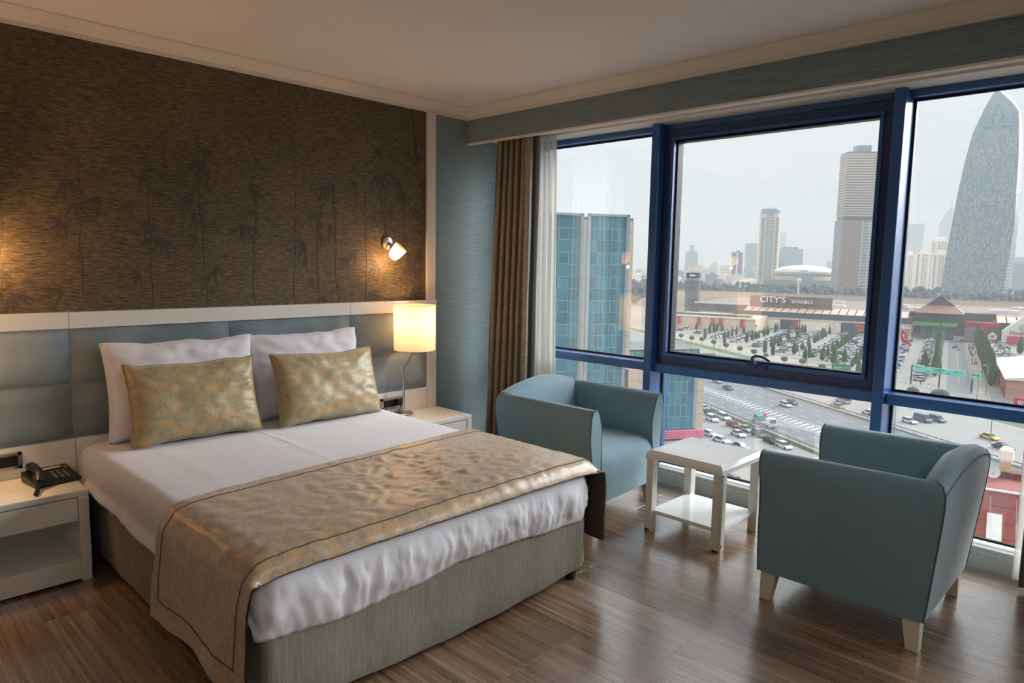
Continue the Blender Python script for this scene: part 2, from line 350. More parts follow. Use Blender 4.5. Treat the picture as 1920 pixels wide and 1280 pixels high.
# ------------------------------------------------------------------ window: blue frame, panes, tilting sash
JY = [-.19, -1.3182, -2.7562, -4.2, -5.72]                     # jamb, mullions, jamb (left faces)
win = struct('window_1', None, None)
FX0, FX1 = -.05, .09
def wpart(n, mb, m, parent=None, **k): return part(n, mb, m, parent or win, **k)
for y0, y1 in ((-.24, -.16), (-5.75, -5.66)): wpart('jamb', MB().box((FX0, y0, .0814), (FX1, y1, ZT)), M['frame'], bevel=.004)
for y in (-1.3182, -2.7562, -4.2): wpart('mullion', MB().box((-.13, y-.056, .0814), (FX1, y, ZT)), M['frame'], bevel=.005)
bays = [(-.24, -1.3182), (-1.3742, -2.7562), (-2.8122, -4.2), (-4.256, -5.66)]
for k, (a, b) in enumerate(bays):
    wpart('top_rail', MB().box((FX0, b, ZT-.036), (FX1, a, ZT)), M['frame'], bevel=.004)
    wpart('bottom_rail', MB().box((FX0, b, .0814), (FX1, a, .1)), M['curb'], bevel=.004)
    wpart('transom', MB().box((-.09, b+.003, .756), (FX1, a-.003, .815)), M['frame'], bevel=.005)
    pane = MB().box((.03, b, .115), (.036, a, .756)); wpart('lower_pane', pane, M['glass'])
    gk = MB()
    def gasket(y0, y1, z0, z1, x=.014, w=.012):
        g = MB()
        for lo, hi in (((x, y0, z0), (.03, y1, z0+w)), ((x, y0, z1-w), (.03, y1, z1)), ((x, y0, z0), (.03, y0+w, z1)), ((x, y1-w, z0), (.03, y1, z1))): g.box(lo, hi)
        return g
    wpart('lower_gasket', gasket(b, a, .115, .756), M['gasket'])
    if k != 1:
        wpart('upper_pane', MB().box((.03, b, .815), (.036, a, ZT-.036)), M['glass']); wpart('upper_gasket', gasket(b, a, .815, ZT-.036), M['gasket'])
    else:
        y0, y1, z0, z1 = b+.006, a-.006, .819, ZT-.038
        f = MB(); w = .070
        for lo, hi in (((-.062, y0, z0), (.02, y1, z0+w)), ((-.062, y0, z1-w), (.02, y1, z1)), ((-.062, y0, z0+w), (.02, y0+w, z1-w)), ((-.062, y1-w, z0+w), (.02, y1, z1-w))): f.box(lo, hi)
        sash = wpart('sash', f, M['sash'], bevel=.004)
        f = MB(); a0, a1, c0, c1 = y0+w-.018, y1-w+.018, z0+w-.018, z1-w+.018; t = .02
        for lo, hi in (((-.074, a0, c0), (-.06, a1, c0+t)), ((-.074, a0, c1-t), (-.06, a1, c1)), ((-.074, a0, c0+t), (-.06, a0+t, c1-t)), ((-.074, a1-t, c0+t), (-.06, a1, c1-t))): f.box(lo, hi)
        part('glazing_bead', f, M['frame'], sash, bevel=.003)
        part('pane', MB().box((-.02, y0+w-.004, z0+w-.004), (-.014, y1-w+.004, z1-w+.004)), M['glass'], sash)
        part('gasket', gasket(y0+w, y1-w, z0+w, z1-w, -.032, .01), M['gasket'], sash)
        h = MB().box((-.088, -2.150, .862), (-.074, -2.03, .884)).box((-.112, -2.094, .866), (-.086, -2.060, .9))
        h.tube([(-.100, -2.078, .88), (-.108, -2.072, .908), (-.116, -2.078, .930), (-.122, -2.10, .943), (-.125, -2.135, .942), (-.125, -2.165, .932), (-.122, -2.188, .917)], [.012, .0115, .0105, .0095, .0085, .008, .007], seg=8)
        part('handle', h, M['sash'], sash, smooth=40, bevel=0)
# ------------------------------------------------------------------ headboard
hb = thing('headboard', 'wide white-framed headboard with grey-blue padded velvet panels behind the bed', 'headboard', (-2.4, -.03, 0))
part('back_board', MB().box((-4.75, -.034, 0), (-.884, 0, 1.19)), M['lacquer'], hb, bevel=.002)
xs = [-4.7, -3.9, -3.18, -2.394, -1.602, -.964]
for a, b in ((-4.75, -3.181), (-3.179, -1.603), (-1.601, -.884)):
    part('top_rail', MB().box((a, -.05, 1.118), (b, -.012, 1.1968)), M['lacquer'], hb, bevel=.002)
    part('bottom_rail', MB().box((a, -.05, .02), (b if b < -1 else -.965, -.012, .572)), M['lacquer'], hb, bevel=.002)
part('stile', MB().box((-.963, -.05, 0), (-.884, -.012, 1.117)), M['lacquer'], hb, bevel=.002)
for a, b in zip(xs[:-1], xs[1:]):
    for z0, z1 in ((.575, .8455), (.8465, 1.116)):
        nx_, nz_ = 14, 8; m = MB(); rows = []
        for j in range(nz_+1):
            r = []
            for i in range(nx_+1):
                u, v = i/nx_*2-1, j/nz_*2-1; puff = max(0, (1-u**8)*(1-v**8))**.5
                r.append((a+.001+(b-a-.002)*i/nx_, -.036-.026*puff, z0+(z1-z0)*j/nz_))
            rows.append(r)
        m.loft(rows, closed=False); part('padded_panel', m, M['velvet'], hb, smooth=60)

# ------------------------------------------------------------------ nightstands
def nightstand(x0, x1, label):
    t = thing('nightstand', label, 'nightstand', ((x0+x1)/2, -.25, 0), 0, 'nightstands beside the bed'); y0, y1, zt, w = -.4365, -.053, .424, .042
    part('top', MB().box((x0, y0, zt-.03), (x1, y1, zt)), M['lacquer'], t, bevel=.006)
    for a, b in ((x0, x0+w), (x1-w, x1)):
        part('side_panel', MB().box((a, y0, 0), (b, y1, zt-.03)), M['lacquer'], t, bevel=.005)
    part('bottom_panel', MB().box((x0+w, y0+.002, .012), (x1-w, y1, .105)), M['lacquer'], t, bevel=.003)
    part('back_panel', MB().box((x0+w, y1-.012, .105), (x1-w, y1, zt-.03)), M['lacquer'], t)
    part('drawer', MB().box((x0+w+.003, y0+.004, .285), (x1-w-.003, y0+.026, zt-.034)).box((x0+w+.006, y0+.026, .29), (x1-w-.006, y1-.02, .30)), M['lacquer'], t, bevel=.002)
    part('worn_corner', MB().box((x1-.004, y0-.0008, .02), (x1+.0008, y0+.004, .06)), M['chip'], t)
    return t
nightstand(-3.86, -3.229, 'white nightstand with a drawer and open shelf under the black phone')
nightstand(-1.50, -.884, 'white nightstand with a glossy top under the lit table lamp')

# ------------------------------------------------------------------ bed
def contour(a, b, r, n):
    """rounded rectangle half sizes a, b: list of (x, y, nx, ny)"""
    out = []; r = min(r, a-.001, b-.001)
    segs = [(a-r, -b+r, -PI/2), (a-r, b-r, 0), (-a+r, b-r, PI/2), (-a+r, -b+r, PI)]
    L = [2*(a-r), r*PI/2, 2*(b-r), r*PI/2]*2
    L = [2*(a-r), r*PI/2, 2*(b-r), r*PI/2, 2*(a-r), r*PI/2, 2*(b-r), r*PI/2]; tot = sum(L)
    for k in range(n):
        s = tot*k/n; i = 0
        while s > L[i]: s -= L[i]; i += 1
        q = i//2
        if i % 2 == 0:
            x, y, nx_, ny_ = [(-a+r+s, -b, 0, -1), (a, -b+r+s, 1, 0), (a-r-s, b, 0, 1), (-a, b-r-s, -1, 0)][q]
        else:
            c0, c1, t0 = segs[q]; t = t0+s/r if r > 0 else t0; nx_, ny_ = math.cos(t), math.sin(t); x, y = c0+r*nx_, c1+r*ny_
        out.append((x, y, nx_, ny_))
    return out
bed = thing('bed', 'double bed with a white sheet and a grey-green fabric base', 'bed', (-2.37, -1.0, 0))
BXC, BYC = -2.37, -1.03
m = MB(); rings = []
for i, (z, d) in enumerate(((.06, .02), (.064, .004), (.085, 0), (.14, 0), (.2, 0), (.27, .0), (.335, .004), (.34, .05))):
    r = []
    for x, y, nx_, ny_ in contour(.795-d, .965-d, .03, 320):
        sag = max(0, 1-(x/.8)**2) if ny_ < -.6 else .6*max(0, 1-(y/.97)**2)
        wv = .004*math.sin(x*23+y*17)*(1 if i < 4 else .4)
        r.append((BXC+x+nx_*wv*.6, BYC+y+ny_*(wv*.6+.006*sag*(i < 4)), z-(.038*sag if i < 3 else .012*sag if i == 3 else 0)))
    rings.append(r)
m.loft(rings, cap0=True, cap1=True); part('base', m, M['bedbase'], bed, smooth=60)
for sx_ in (-.74, .74):
    for sy_ in (-.92, .88):
        part('leg', MB().lathe([(.024, 0), (.026, .004), (.03, .09)], seg=16, cap0=True, cap1=True, M=Matrix.Translation((BXC+sx_, BYC+sy_, 0))), M['bedleg'], bed, smooth=40)
m = MB(); rings = []; A, B, NT_ = .825, .968, 620
def sheet_ring(d, z, kind, t):
    r = []
    for x, y, nx_, ny_ in contour(A-d, B-d, max(.1-d, .03), NT_):
        X, Y = BXC+x, BYC+y-.005; foot = sm(.3, .8, -ny_); left = sm(.3, .8, -nx_); ox = 0; zz = z
        if kind == 'top':
            zz += .004*nz(X*2.2, Y*2.2, 3)+.0015*nz(X*9, Y*9, 1)-.010*max(0, abs(x)/A-.8)
            for cxx in (-2.92, -2.42, -1.93): zz += .0026*math.exp(-((X-cxx+.02*nz(Y*2, 7))/.010)**2)
            zz += .006*sm(.1, 0, d)*nz(X*7, Y*7, 9)
        else:
            q = t; k = foot*1.0
            sk_ = X+.10*q*nz(X*2.5, 4)+.03*nz(X*6, q*3, 2); w = nz(sk_*17, q*1.1, 5)*.4+(.5-abs(nz(sk_*30, q*1.0, 8)))**2*.9+(.5-abs(nz(sk_*55, q*1.3, 3)))**2*.5-.35+nz(X*8, q*2, 1)*.3
            ox += k*w*.030*sm(-.05, .3, q)*(1-.35*sm(.75, 1, q))
            ox += (1-k)*(.012*nz(Y*4, q*1.4, 4)+.004*nz(Y*15, q*3, 6))*q
            ox += .022*math.sin(PI*min(1, q))*k
            hem = (.302+.014*math.sin(X*5)+.012*nz(X*4, 3)) if foot > .5 else (.355+.02*nz(Y*2, 5)+.04*sm(-1.1, -.2, Y) if left > .5 else .33)
            top = .485; zz = top+(hem-top)*min(1, q)
            if q > 1: zz = hem+.004*(q-1); ox -= .06*(q-1)/.3
            ox += .02*max(0, left)*sm(.6, 1, q)*(q <= 1)
        r.append((X+nx_*ox, Y+ny_*ox, zz))
    return r
for i in range(26): rings.append(sheet_ring(.80*(1-i/25)**.8*1+.07*(i/25) if i < 25 else .07, .555, 'top', 0))
for i in range(1, 8):
    p = PI/2*i/7; d = .07*(1-math.sin(p)); rr = sheet_ring(d, .555-.07*(1-math.cos(p)), 'top', 0); rings.append(rr)
for i in range(1, 15): rings.append(sheet_ring(0, 0, 'side', i/14))
rings.append(sheet_ring(0, 0, 'side', 1.15)); rings.append(sheet_ring(0, 0, 'side', 1.3))
m.loft(rings, cap0=True); part('sheet', m, M['sheet'], bed, smooth=180, recalc=True, label='white cotton sheet over the mattress, wrinkled at the foot')

# bed runner
PATH = [(-3.262, .175), (-3.258, .25), (-3.250, .34), (-3.242, .44), (-3.228, .505), (-3.19, .556), (-3.13, .572), (-3.0, .576), (-2.37, .578), (-1.75, .576), (-1.60, .572), (-1.545, .556), (-1.520, .51), (-1.512, .44), (-1.508, .3), (-1.505, .178)]
Ls = [0]
for p, q in zip(PATH, PATH[1:]): Ls.append(Ls[-1]+math.dist(p, q))
def path(s):
    s *= Ls[-1]
    for i in range(len(Ls)-1):
        if s <= Ls[i+1] or i == len(Ls)-2:
            t = (s-Ls[i])/(Ls[i+1]-Ls[i]); return [PATH[i][k]+(PATH[i+1][k]-PATH[i][k])*t for k in (0, 1)]
def run_pt(a, b, off=0):
    x, z = path(a); x2, z2 = path(min(1, a+.004)); x1, z1 = path(max(0, a-.004)); tx, tz = x2-x1, z2-z1; l = math.hypot(tx, tz); nxx, nzz = -tz/l, tx/l
    t = (x+3.2)/1.66; yb, yf = -1.315+.12*t, -2.052
    y = yb+(yf-yb)*b; flat = sm(.505, .57, z); e = min(a, 1-a)
    w = .005*nz(a*14, b*5, 2)+.0025*nz(a*34, b*14, 4)
    mid = math.exp(-((x+2.2)/.38)**2)*sm(0, .2, b)*sm(1, .8, b)*flat
    w += mid*(.017*nz(a*26+b*6, b*9, 6)+.011*nz(a*50, b*18, 8))+.004*flat*nz(a*38, b*12, 15)+.004*sm(.8, 1, b)*flat*nz(a*40, b*3, 5)
    w += .010*nz(b*6, a*4, 12)*(1-flat)*sm(.5, .2, z)+.012*(1-flat)*sm(.45, .18, z)*math.sin(b*9+1)
    d = max(0, -1.945-y)
    if d > 0: an = min(1.4, d/.08); y += flat*(-1.945-.08*math.sin(an)-y); z -= flat*.08*(1-math.cos(an))
    return Vector((x+nxx*(w+off), y, z+nzz*(abs(w)*1.0+.003+off)))
rn = tag(link('bed_runner', gridmesh('bed_runner', 210, 70, run_pt, M['runner'], Ls[-1], .76)), 'gold damask bed runner draped across the foot of the bed', 'bed runner')
part('lining', gridmesh('lining', 90, 30, lambda a, b: run_pt(a, .004+b*.992, -.008), M['lining'], 1, 1), None, rn, label='dark brown lining of the runner')
m = MB(); N = 130
for b in (.085, .915): m.tube([run_pt(.03+.94*i/N, b, .0008) for i in range(N+1)], .0022, seg=5)
for a in (.032, .968): m.tube([run_pt(a, .085+.83*i/30, .0008) for i in range(31)], .0022, seg=5)
part('border_seam', m, M['seam'], rn, smooth=60)

# ------------------------------------------------------------------ pillows and cushions
def pillow_mesh(name, w, h, t, mat, seed, pinch=.07, wr=.008, n=44):
    me = bpy.data.meshes.new(name); vs = []; fs = []; keep = {}
    for side in (-1, 1):
        for i in range(n+1):
            for j in range(n+1):
                u, v = i/n*2-1, j/n*2-1; edge = i in (0, n) or j in (0, n)
                if side == 1 and edge: keep[side, i, j] = keep[-1, i, j]; continue
                x = w/2*u*(1-pinch*(1-v*v)*abs(u)**2); z = h/2*v*(1-pinch*1.5*(1-u*u)*abs(v)**2)
                f = max(0, (1-u**4)*(1-v**4))**.42
                cr_ = (abs(u)*abs(v))**2
                k = nz(u*2+seed, v*2, side)*.5+nz(u*5+seed, v*5, side+3)*.35
                rad = nz(math.atan2(v, u)*6+seed, math.hypot(u, v)*1.2, 9)
                y = side*(t/2*f*(1-.12*v)+wr*k*f*2.2+wr*rad*1.4*f*sm(.45, .95, max(abs(u), abs(v))))
                z += .014*nz(u*3, seed)*(abs(v) > .6)*abs(v)
                keep[side, i, j] = len(vs); vs.append((x, y, z+h/2))
        for i in range(n):
            for j in range(n):
                q = [keep[side, i, j], keep[side, i+1, j], keep[side, i+1, j+1], keep[side, i, j+1]]
                fs.append(q if side == -1 else q[::-1])
    me.from_pydata(vs, [], fs); me.materials.append(mat); me.shade_smooth()
    border = [vs[keep[-1, i, 0]] for i in range(n)]+[vs[keep[-1, n, j]] for j in range(n)]+[vs[keep[-1, i, n]] for i in range(n, 0, -1)]+[vs[keep[-1, 0, j]] for j in range(n, 0, -1)]
    return me, border
def put(o, loc, rx, rz, ry=0):
    o.rotation_mode = 'XYZ'; o.location = loc; o.rotation_euler = (rx, ry, rz)
for cx_, w_, lab, sd, rz, ry in ((-2.695, .76, 'white bed pillow leaning behind the gold cushion nearer the phone', 1.3, -.02, .0), (-1.985, .72, 'white bed pillow leaning behind the gold cushion nearer the table lamp', 4.1, -.02, -.012)):
    me, bd = pillow_mesh('bed_pillow', w_, .50, .19, M['sheet'], sd, .05, .012)
    o = tag(link('bed_pillow', me), lab, 'pillow', 'white pillows against the headboard'); put(o, (cx_, -.215, .553), -.17, rz, ry)
    part('edge_seam', MB().tube([(x, y, z) for x, y, z in bd], .003, closed=True, seg=5), M['sheet'], o, local=True, smooth=60)
for cx_, cy_, w_, lab, sd, rz in ((-2.71, -.400, .64, 'gold damask cushion on the bed nearer the phone', 2.2, -.05), (-1.978, -.452, .66, 'gold damask cushion on the bed nearer the table lamp', 6.7, .02)):
    me, bd = pillow_mesh('damask_cushion', w_, .405, .17, M['gold'], sd, .06, .008)
    o = tag(link('damask_cushion', me), lab, 'cushion', 'gold cushions on the bed'); put(o, (cx_, cy_, .556), -.27, rz)
    part('piping', MB().tube([(x, y, z) for x, y, z in bd], .0055, closed=True, seg=6), M['gold'], o, local=True, smooth=60)

# ------------------------------------------------------------------ lamps
def bulb_light(name, loc, power, rad=.03, color=(1, .57, .26)):
    l = bpy.data.lights.new(name, 'POINT'); l.energy = power; l.color = color; l.shadow_soft_size = rad
    o = bpy.data.objects.new(name, l); o.location = loc; COL.objects.link(o)
def table_lamp(x, y, label, sgn, pw=8):
    t = thing('table_lamp', label, 'lamp', (x, y, .424)); T = Matrix.Translation
    part('base', MB().lathe([(.062, .424), (.066, .427), (.066, .436), (.06, .4415), (.012, .444), (.010, .455)], seg=32, cap0=True, cap1=True, M=T((x, y, 0))), M['steel'], t, smooth=40)
    part('pole', MB().tube([(x, y, .44), (x, y, .70), (x, y, .725)], [.0085, .0085, .0085], seg=10).tube([(x, y, .72), (x, y-.002, .745), (x+.02*sgn, y-.03, .80), (x+.035*sgn, y-.065, .86), (x+.037*sgn, y-.075, .89), (x+.037*sgn, y-.075, .96)], .005, seg=8), M['steel'], t, smooth=40)
    sx_, sy_ = x+.037*sgn, y-.075
    sh = part('shade', MB().loft([[(sx_+r*math.cos(2*PI*k/40), sy_+r*math.sin(2*PI*k/40), z) for k in range(40)] for r, z in ((.139, .877), (.141, 1.177))]), M['shade'], t, smooth=60)
    part('rim', MB().tube([(sx_+.141*math.cos(2*PI*k/40), sy_+.141*math.sin(2*PI*k/40), 1.177) for k in range(40)], .002, closed=True, seg=5), M['shade'], sh); part('rim', MB().tube([(sx_+.139*math.cos(2*PI*k/40), sy_+.139*math.sin(2*PI*k/40), .877) for k in range(40)], .002, closed=True, seg=5), M['shade'], sh)
    part('socket', MB().lathe([(.016, .95), (.018, .96), (.018, 1.0)], seg=12, cap0=True, cap1=True, M=T((sx_, sy_, 0))), M['white'], t, smooth=40)
    part('bulb', MB().lathe([(.012, 1.0), (.026, 1.03), (.028, 1.05), (.02, 1.07), (.002, 1.078)], seg=14, cap0=True, cap1=True, M=T((sx_, sy_, 0))), M['bulb'], t, smooth=60)
    bulb_light('table_lamp_light', (sx_, sy_, 1.06), pw, .045)
    m = MB(); m.tube([(x-.02*sgn, y+.03, .43), (x-.06*sgn, y+.02, .428), (x-.10*sgn, y+.03, .44), (x-.115*sgn, y+.045, .47), (x-.112*sgn, y+.058, .495)], .003, seg=6)
    part('cord', m, M['black'], t, smooth=60)
table_lamp(-1.235, -.125, 'steel table lamp with a lit cream drum shade on the nightstand by the window side', 1)
table_lamp(-3.68, -.165, 'steel table lamp with a lit cream drum shade beyond the phone', -1, 24)
def sconce(x, label, s):
    t = thing('wall_sconce', label, 'wall lamp', (x, -.012, 1.585), 0, 'sconces on the bamboo panel')
    D = Matrix.Translation((x, -.012, 1.585)) @ Matrix.Rotation(PI/2, 4, 'X')
    part('wall_plate', MB().lathe([(.046, 0), (.047, .006), (.044, .016), (.03, .02), (.012, .021)], seg=28, cap0=True, cap1=True, M=D), M['steel'], t, smooth=40)
    c = Vector((x+.012*s, -.105, 1.525)); ax = Vector((.34*s, -.42, .62)).normalized(); q = ax.to_track_quat('Z', 'Y').to_matrix().to_4x4()
    part('arm', MB().tube([(x, -.03, 1.585), (x, -.06, 1.575), tuple(c-ax*.03)], .009, seg=8), M['steel'], t, smooth=40)
    sh = part('glass_shade', MB().lathe([(.004, -.052), (.022, -.048), (.033, -.036), (.040, -.012), (.0445, .022), (.0465, .048), (.044, .05), (.042, .046), (.035, .036)], seg=28, M=Matrix.Translation(c) @ q), M['frost'], t, smooth=70)
    part('inner_disc', MB().lathe([(.001, .032), (.036, .034)], seg=24, M=Matrix.Translation(c) @ q), M['frost'], sh)
    part('clip', MB().box((-.014, -.004, .034), (.014, .004, .044), M=Matrix.Translation(c) @ q), M['steel'], sh)
    bulb_light('sconce_light', tuple(c-ax*.012), 1.8, .016)
    bulb_light('sconce_light', tuple(c+Vector((-.05*s, .0, -.075))), 2.4, .012)
sconce(-1.29, 'lit frosted glass wall sconce on the bamboo panel above the table lamp', 1)
sconce(-3.51, 'lit frosted glass wall sconce on the bamboo panel above the phone', -1)

# ------------------------------------------------------------------ sockets, phone
def socket_box(x0, x1, z0, z1, label, plug):
    t = thing('power_socket', label, 'socket', ((x0+x1)/2, -.05, z0), 0, 'socket strips in the headboard'); y = -.05
    f = MB(); w = .012
    for lo, hi in (((x0, y-.018, z0), (x1, y, z0+w)), ((x0, y-.018, z1-w), (x1, y, z1)), ((x0, y-.018, z0), (x0+w*1.3, y, z1)), ((x1-w*1.3, y-.018, z0), (x1, y, z1))): f.box(lo, hi)
    part('frame', f, M['steel'], t); part('insert', MB().box((x0+w, y-.006, z0+w), (x1-w, y, z1-w)), M['black'], t)
    if plug:
        m = MB(); m.cb((x1-.05, y-.02, (z0+z1)/2+.004), (.034, .03, .034)); m.tube([(x1-.05, y-.034, (z0+z1)/2), (x1-.06, y-.055, z0), (x1-.09, y-.06, z0-.03), (x1-.06, y-.06, z0-.05)], .0035, seg=6)
        part('plug', m, M['black'], t, bevel=.003)
socket_box(-1.375, -1.185, .463, .535, 'steel-framed black socket strip with a plug beside the table lamp', True)
socket_box(-3.62, -3.405, .475, .55, 'steel-framed black socket strip behind the phone', False)
ph = thing('telephone', 'black desk telephone with keypad and handset on the white nightstand', 'telephone', (-3.32, -.2, .424), math.radians(8))
w2, d2 = .095, .085
part('base', MB().loft([[(-w2, -d2, 0), (w2, -d2, 0), (w2, d2, 0), (-w2, d2, 0)], [(-w2, -d2, .018), (w2, -d2, .018), (w2, d2, .05), (-w2, d2, .05)]], cap0=True, cap1=True), M['black'], ph, local=True, bevel=.006)
SL = math.atan2(.032, .17)
def face(u, v, z): return (u, v, .034+v*math.tan(SL)+z)
for r in range(4):
    for c in range(3):
        u, v = .005+c*.024, -.05+r*.021; part('key', MB().cb(face(u, v, .002), (.011, .009, .006)), M['phone_key'], ph, local=True)
for c in range(2): part('key', MB().cb(face(.076, .05-c*.012, .002), (.012, .006, .006)), M['phone_key'], ph, local=True)
part('number_card', MB().cb((.022, .055, .0465), (.075, .02, .003)), M['phone_label'], ph, local=True)
m = MB(); hp = [(-.052, .085, .056), (-.056, .07, .066), (-.058, .03, .073), (-.064, -.03, .068), (-.074, -.075, .055), (-.085, -.10, .036)]
m.tube(hp, [.02, .024, .019, .019, .025, .018], seg=12); part('handset', m, M['black'], ph, local=True, smooth=60)
m = MB(); n = 80; m.tube([(-.085-.05*i/n+.008*math.cos(i*1.3), -.10-.10*i/n+.004*math.sin(i*1.3), .034-.022*sm(0, .5, i/n)+.005*math.sin(i*1.3)) for i in range(n)], .0035, seg=5)
part('coiled_cord', m, M['black'], ph, local=True, smooth=60)

# ------------------------------------------------------------------ armchairs
PRO = [(.300, .13), (.290, .30), (.284, .42), (.286, .52), (.296, .60), (.312, .655), (.336, .684), (.364, .692), (.388, .680), (.401, .652), (.402, .60), (.394, .50), (.380, .36), (.366, .22), (.356, .13)]
def ring_arm(s, t):
    return [(s*d, -.345+.02*sm(.2, .6, z)*(1-abs(2*sm(.2, .7, z)-1))*(1-t)+(d-.045+.345)*t, z-.012*(1-t)*sm(.5, .65, z)) for d, z in PRO]
def ring_back(q):
    k = 1-q*q; out = []
    for d, z in PRO:
        di = d-(.035*k*sm(.33, .29, d+.03*0)) if d < .33 else d
        out.append((q*d, di-.045+.01*k*sm(.3, .6, z), z+.062*k*sm(.45, .66, z)))
    return out
def make_chair(label, group):
    t = thing('armchair', label, 'armchair', group=group)
    for s in (-1, 1):
        m = MB(); m.loft([ring_arm(s, i/8) for i in range(9)], cap0=True); part('arm', m, M['chair'], t, local=True, smooth=50)
        pp = MB().tube([(x, y-.001, z) for x, y, z in ring_arm(s, 0)], .003, seg=6)
        part('piping', pp, M['piping'], t, local=True, smooth=60); part('piping', MB().tube(ring_arm(s, 1)[2:], .003, seg=6), M['piping'], t, local=True, smooth=60)
    m = MB(); m.loft([ring_back(-1+2*i/20) for i in range(21)]); part('backrest', m, M['chair'], t, local=True, smooth=50)
    part('piping', MB().tube([ring_back(-1+2*i/20)[9] for i in range(21)], .003, seg=6), M['piping'], t, local=True, smooth=60)
    rings = []
    for i in range(13):
        x = -.297+.594*i/12; k = 1-(i/6-1)**4; c = .014*k
        rings.append([(x, -.335-.006*k, .13), (x, -.338-.012*k, .26), (x, -.336-.01*k, .355), (x, -.318, .392+c*.5), (x, -.28, .41+c), (x, -.1, .415+c*1.3), (x, .12, .40+c), (x, .30, .37), (x, .30, .13)])
    m = MB(); m.loft(rings, cap0=True, cap1=True); part('seat', m, M['chair'], t, local=True, smooth=50)
    for sx_ in (-1, 1):
        for sy_, f in ((-.30, -1), (.265, 1)):
            a = [(sx_*.315+dx*.034, sy_+dy*.034, .14) for dx, dy in ((-1, -1), (1, -1), (1, 1), (-1, 1))]; b = [(sx_*.325+dx*.023, sy_+f*.012+dy*.023, 0) for dx, dy in ((-1, -1), (1, -1), (1, 1), (-1, 1))]
            m = MB(); m.loft([b, a], cap0=True, cap1=True); part('leg', m, M['legwood'], t, local=True, bevel=.003)
    return t
ch = make_chair('blue-grey velvet armchair beside the bed and the curtain', 'tub armchairs by the window'); ch.location = (-.755, -1.295, 0); ch.rotation_euler = (0, 0, math.radians(4))
c2 = copy_tree(ch); c2['label'] = 'blue-grey velvet armchair with its back to the camera, across the side table'; c2.location = (-.82, -2.995, 0); c2.rotation_euler = (0, 0, math.radians(180.5))

# ------------------------------------------------------------------ side table
tb = thing('side_table', 'square white side table with a lower shelf between the armchairs', 'table', (-.632, -2.075, 0), math.radians(-.5))
h, zt = .232, .456
m = MB(); q = .018
m.loft([[(-h, -h, zt-.045), (h, -h, zt-.045), (h, h, zt-.045), (-h, h, zt-.045)], [(-h, -h, zt-.022), (h, -h, zt-.022), (h, h, zt-.022), (-h, h, zt-.022)], [(-h+q, -h+q, zt), (h-q, -h+q, zt), (h-q, h-q, zt), (-h+q, h-q, zt)]], cap0=True, cap1=True)
part('tabletop', m, M['lacquer_table'], tb, local=True, bevel=.0025)
part('shelf', MB().cb((0, 0, .105), (.415, .415, .022)), M['lacquer_table'], tb, local=True, bevel=.004)
for sx_ in (-1, 1):
    for sy_ in (-1, 1):
        w = .05; o1, i1 = h, h-w; k = .014
        P = [(o1, o1-k), (o1-k, o1), (i1, o1), (i1, i1), (o1, i1)]; P = [(a*sx_, b*sy_) for a, b in P]
        leg = part('leg', MB().prism(P, 0, zt-.045), M['tableleg'], tb, local=True, bevel=.002)
        for ws in (MB().cb((sx_*(h-.02), sy_*(h+.0002), .03), (.007, .0012, .018)), MB().cb((sx_*(h+.0002), sy_*(h-.025), .006), (.0012, .03, .01)), MB().cb((sx_*(h-.013), sy_*(h-.0), zt-.05), (.016, .0015, .006))): part('worn_spot', ws, M['chip'], leg, local=True)

# ------------------------------------------------------------------ curtains
def drape(name, xc, ya, yb, ya2, yb2, folds, amp, mat, z0=.02, z1=2.372, seed=0, thick=True, nu=None):
    nu = nu or folds*14
    def fn(a, b):
        z = z1+(z0-z1)*b; k = .55+.45*b; ph_ = 2*PI*folds*(a+.012*nz(a*5+seed, 2))
        y = (ya+(yb-ya)*a)*(1-b)+(ya2+(yb2-ya2)*a)*b
        return Vector((xc+amp*k*math.sin(ph_)+.012*nz(a*6+seed, b*3)*b, y+.35*abs(yb-ya)/folds*.4*math.sin(2*ph_)+.006*nz(a*9, b*4, seed), z))
    return gridmesh(name, nu, 36, fn, mat, abs(yb-ya)*2.2, 2.35)
cu = tag(link('curtain', drape('curtain', -.455, -.215, -.565, -.12, -.54, 6, .045, M['drape'], seed=1)), 'brown damask curtain gathered between the armchair and the grey wall', 'curtain')
part('front_edge', drape('front_edge', -.515, -.545, -.607, -.52, -.585, 1, .015, M['paledrape'], seed=3, nu=20), None, cu, label='pale damask leading edge')
part('blackout_lining', drape('blackout_lining', -.385, -.28, -.572, -.26, -.56, 4, .02, M['greydrape'], seed=5), None, cu, label='plain grey blackout cloth')
tag(link('sheer_curtain', drape('sheer_curtain', -.26, -.30, -.615, -.30, -.665, 6, .028, M['sheer'], seed=8)), 'white sheer curtain gathered against the window behind the brown curtain', 'curtain')
cu2 = tag(link('curtain', drape('curtain', -.27, -3.475, -3.95, -3.478, -3.95, 6, .045, M['paledrape'], seed=11)), 'pale damask curtain at the far end of the window by the grey armchair back', 'curtain')
part('sheer_edge', drape('sheer_edge', -.17, -3.435, -3.75, -3.44, -3.75, 4, .02, M['sheer'], seed=15), None, cu2)
for x in (-.455, -.26):
    tag(link('curtain_rail', MB().box((x-.01, -5.6, 2.368), (x+.01, -.17, 2.38)).mesh('curtain_rail', M['white'])), 'white curtain rail in the pelmet pocket'+(' nearer the room' if x < -.3 else ' nearer the window'), 'curtain rail')
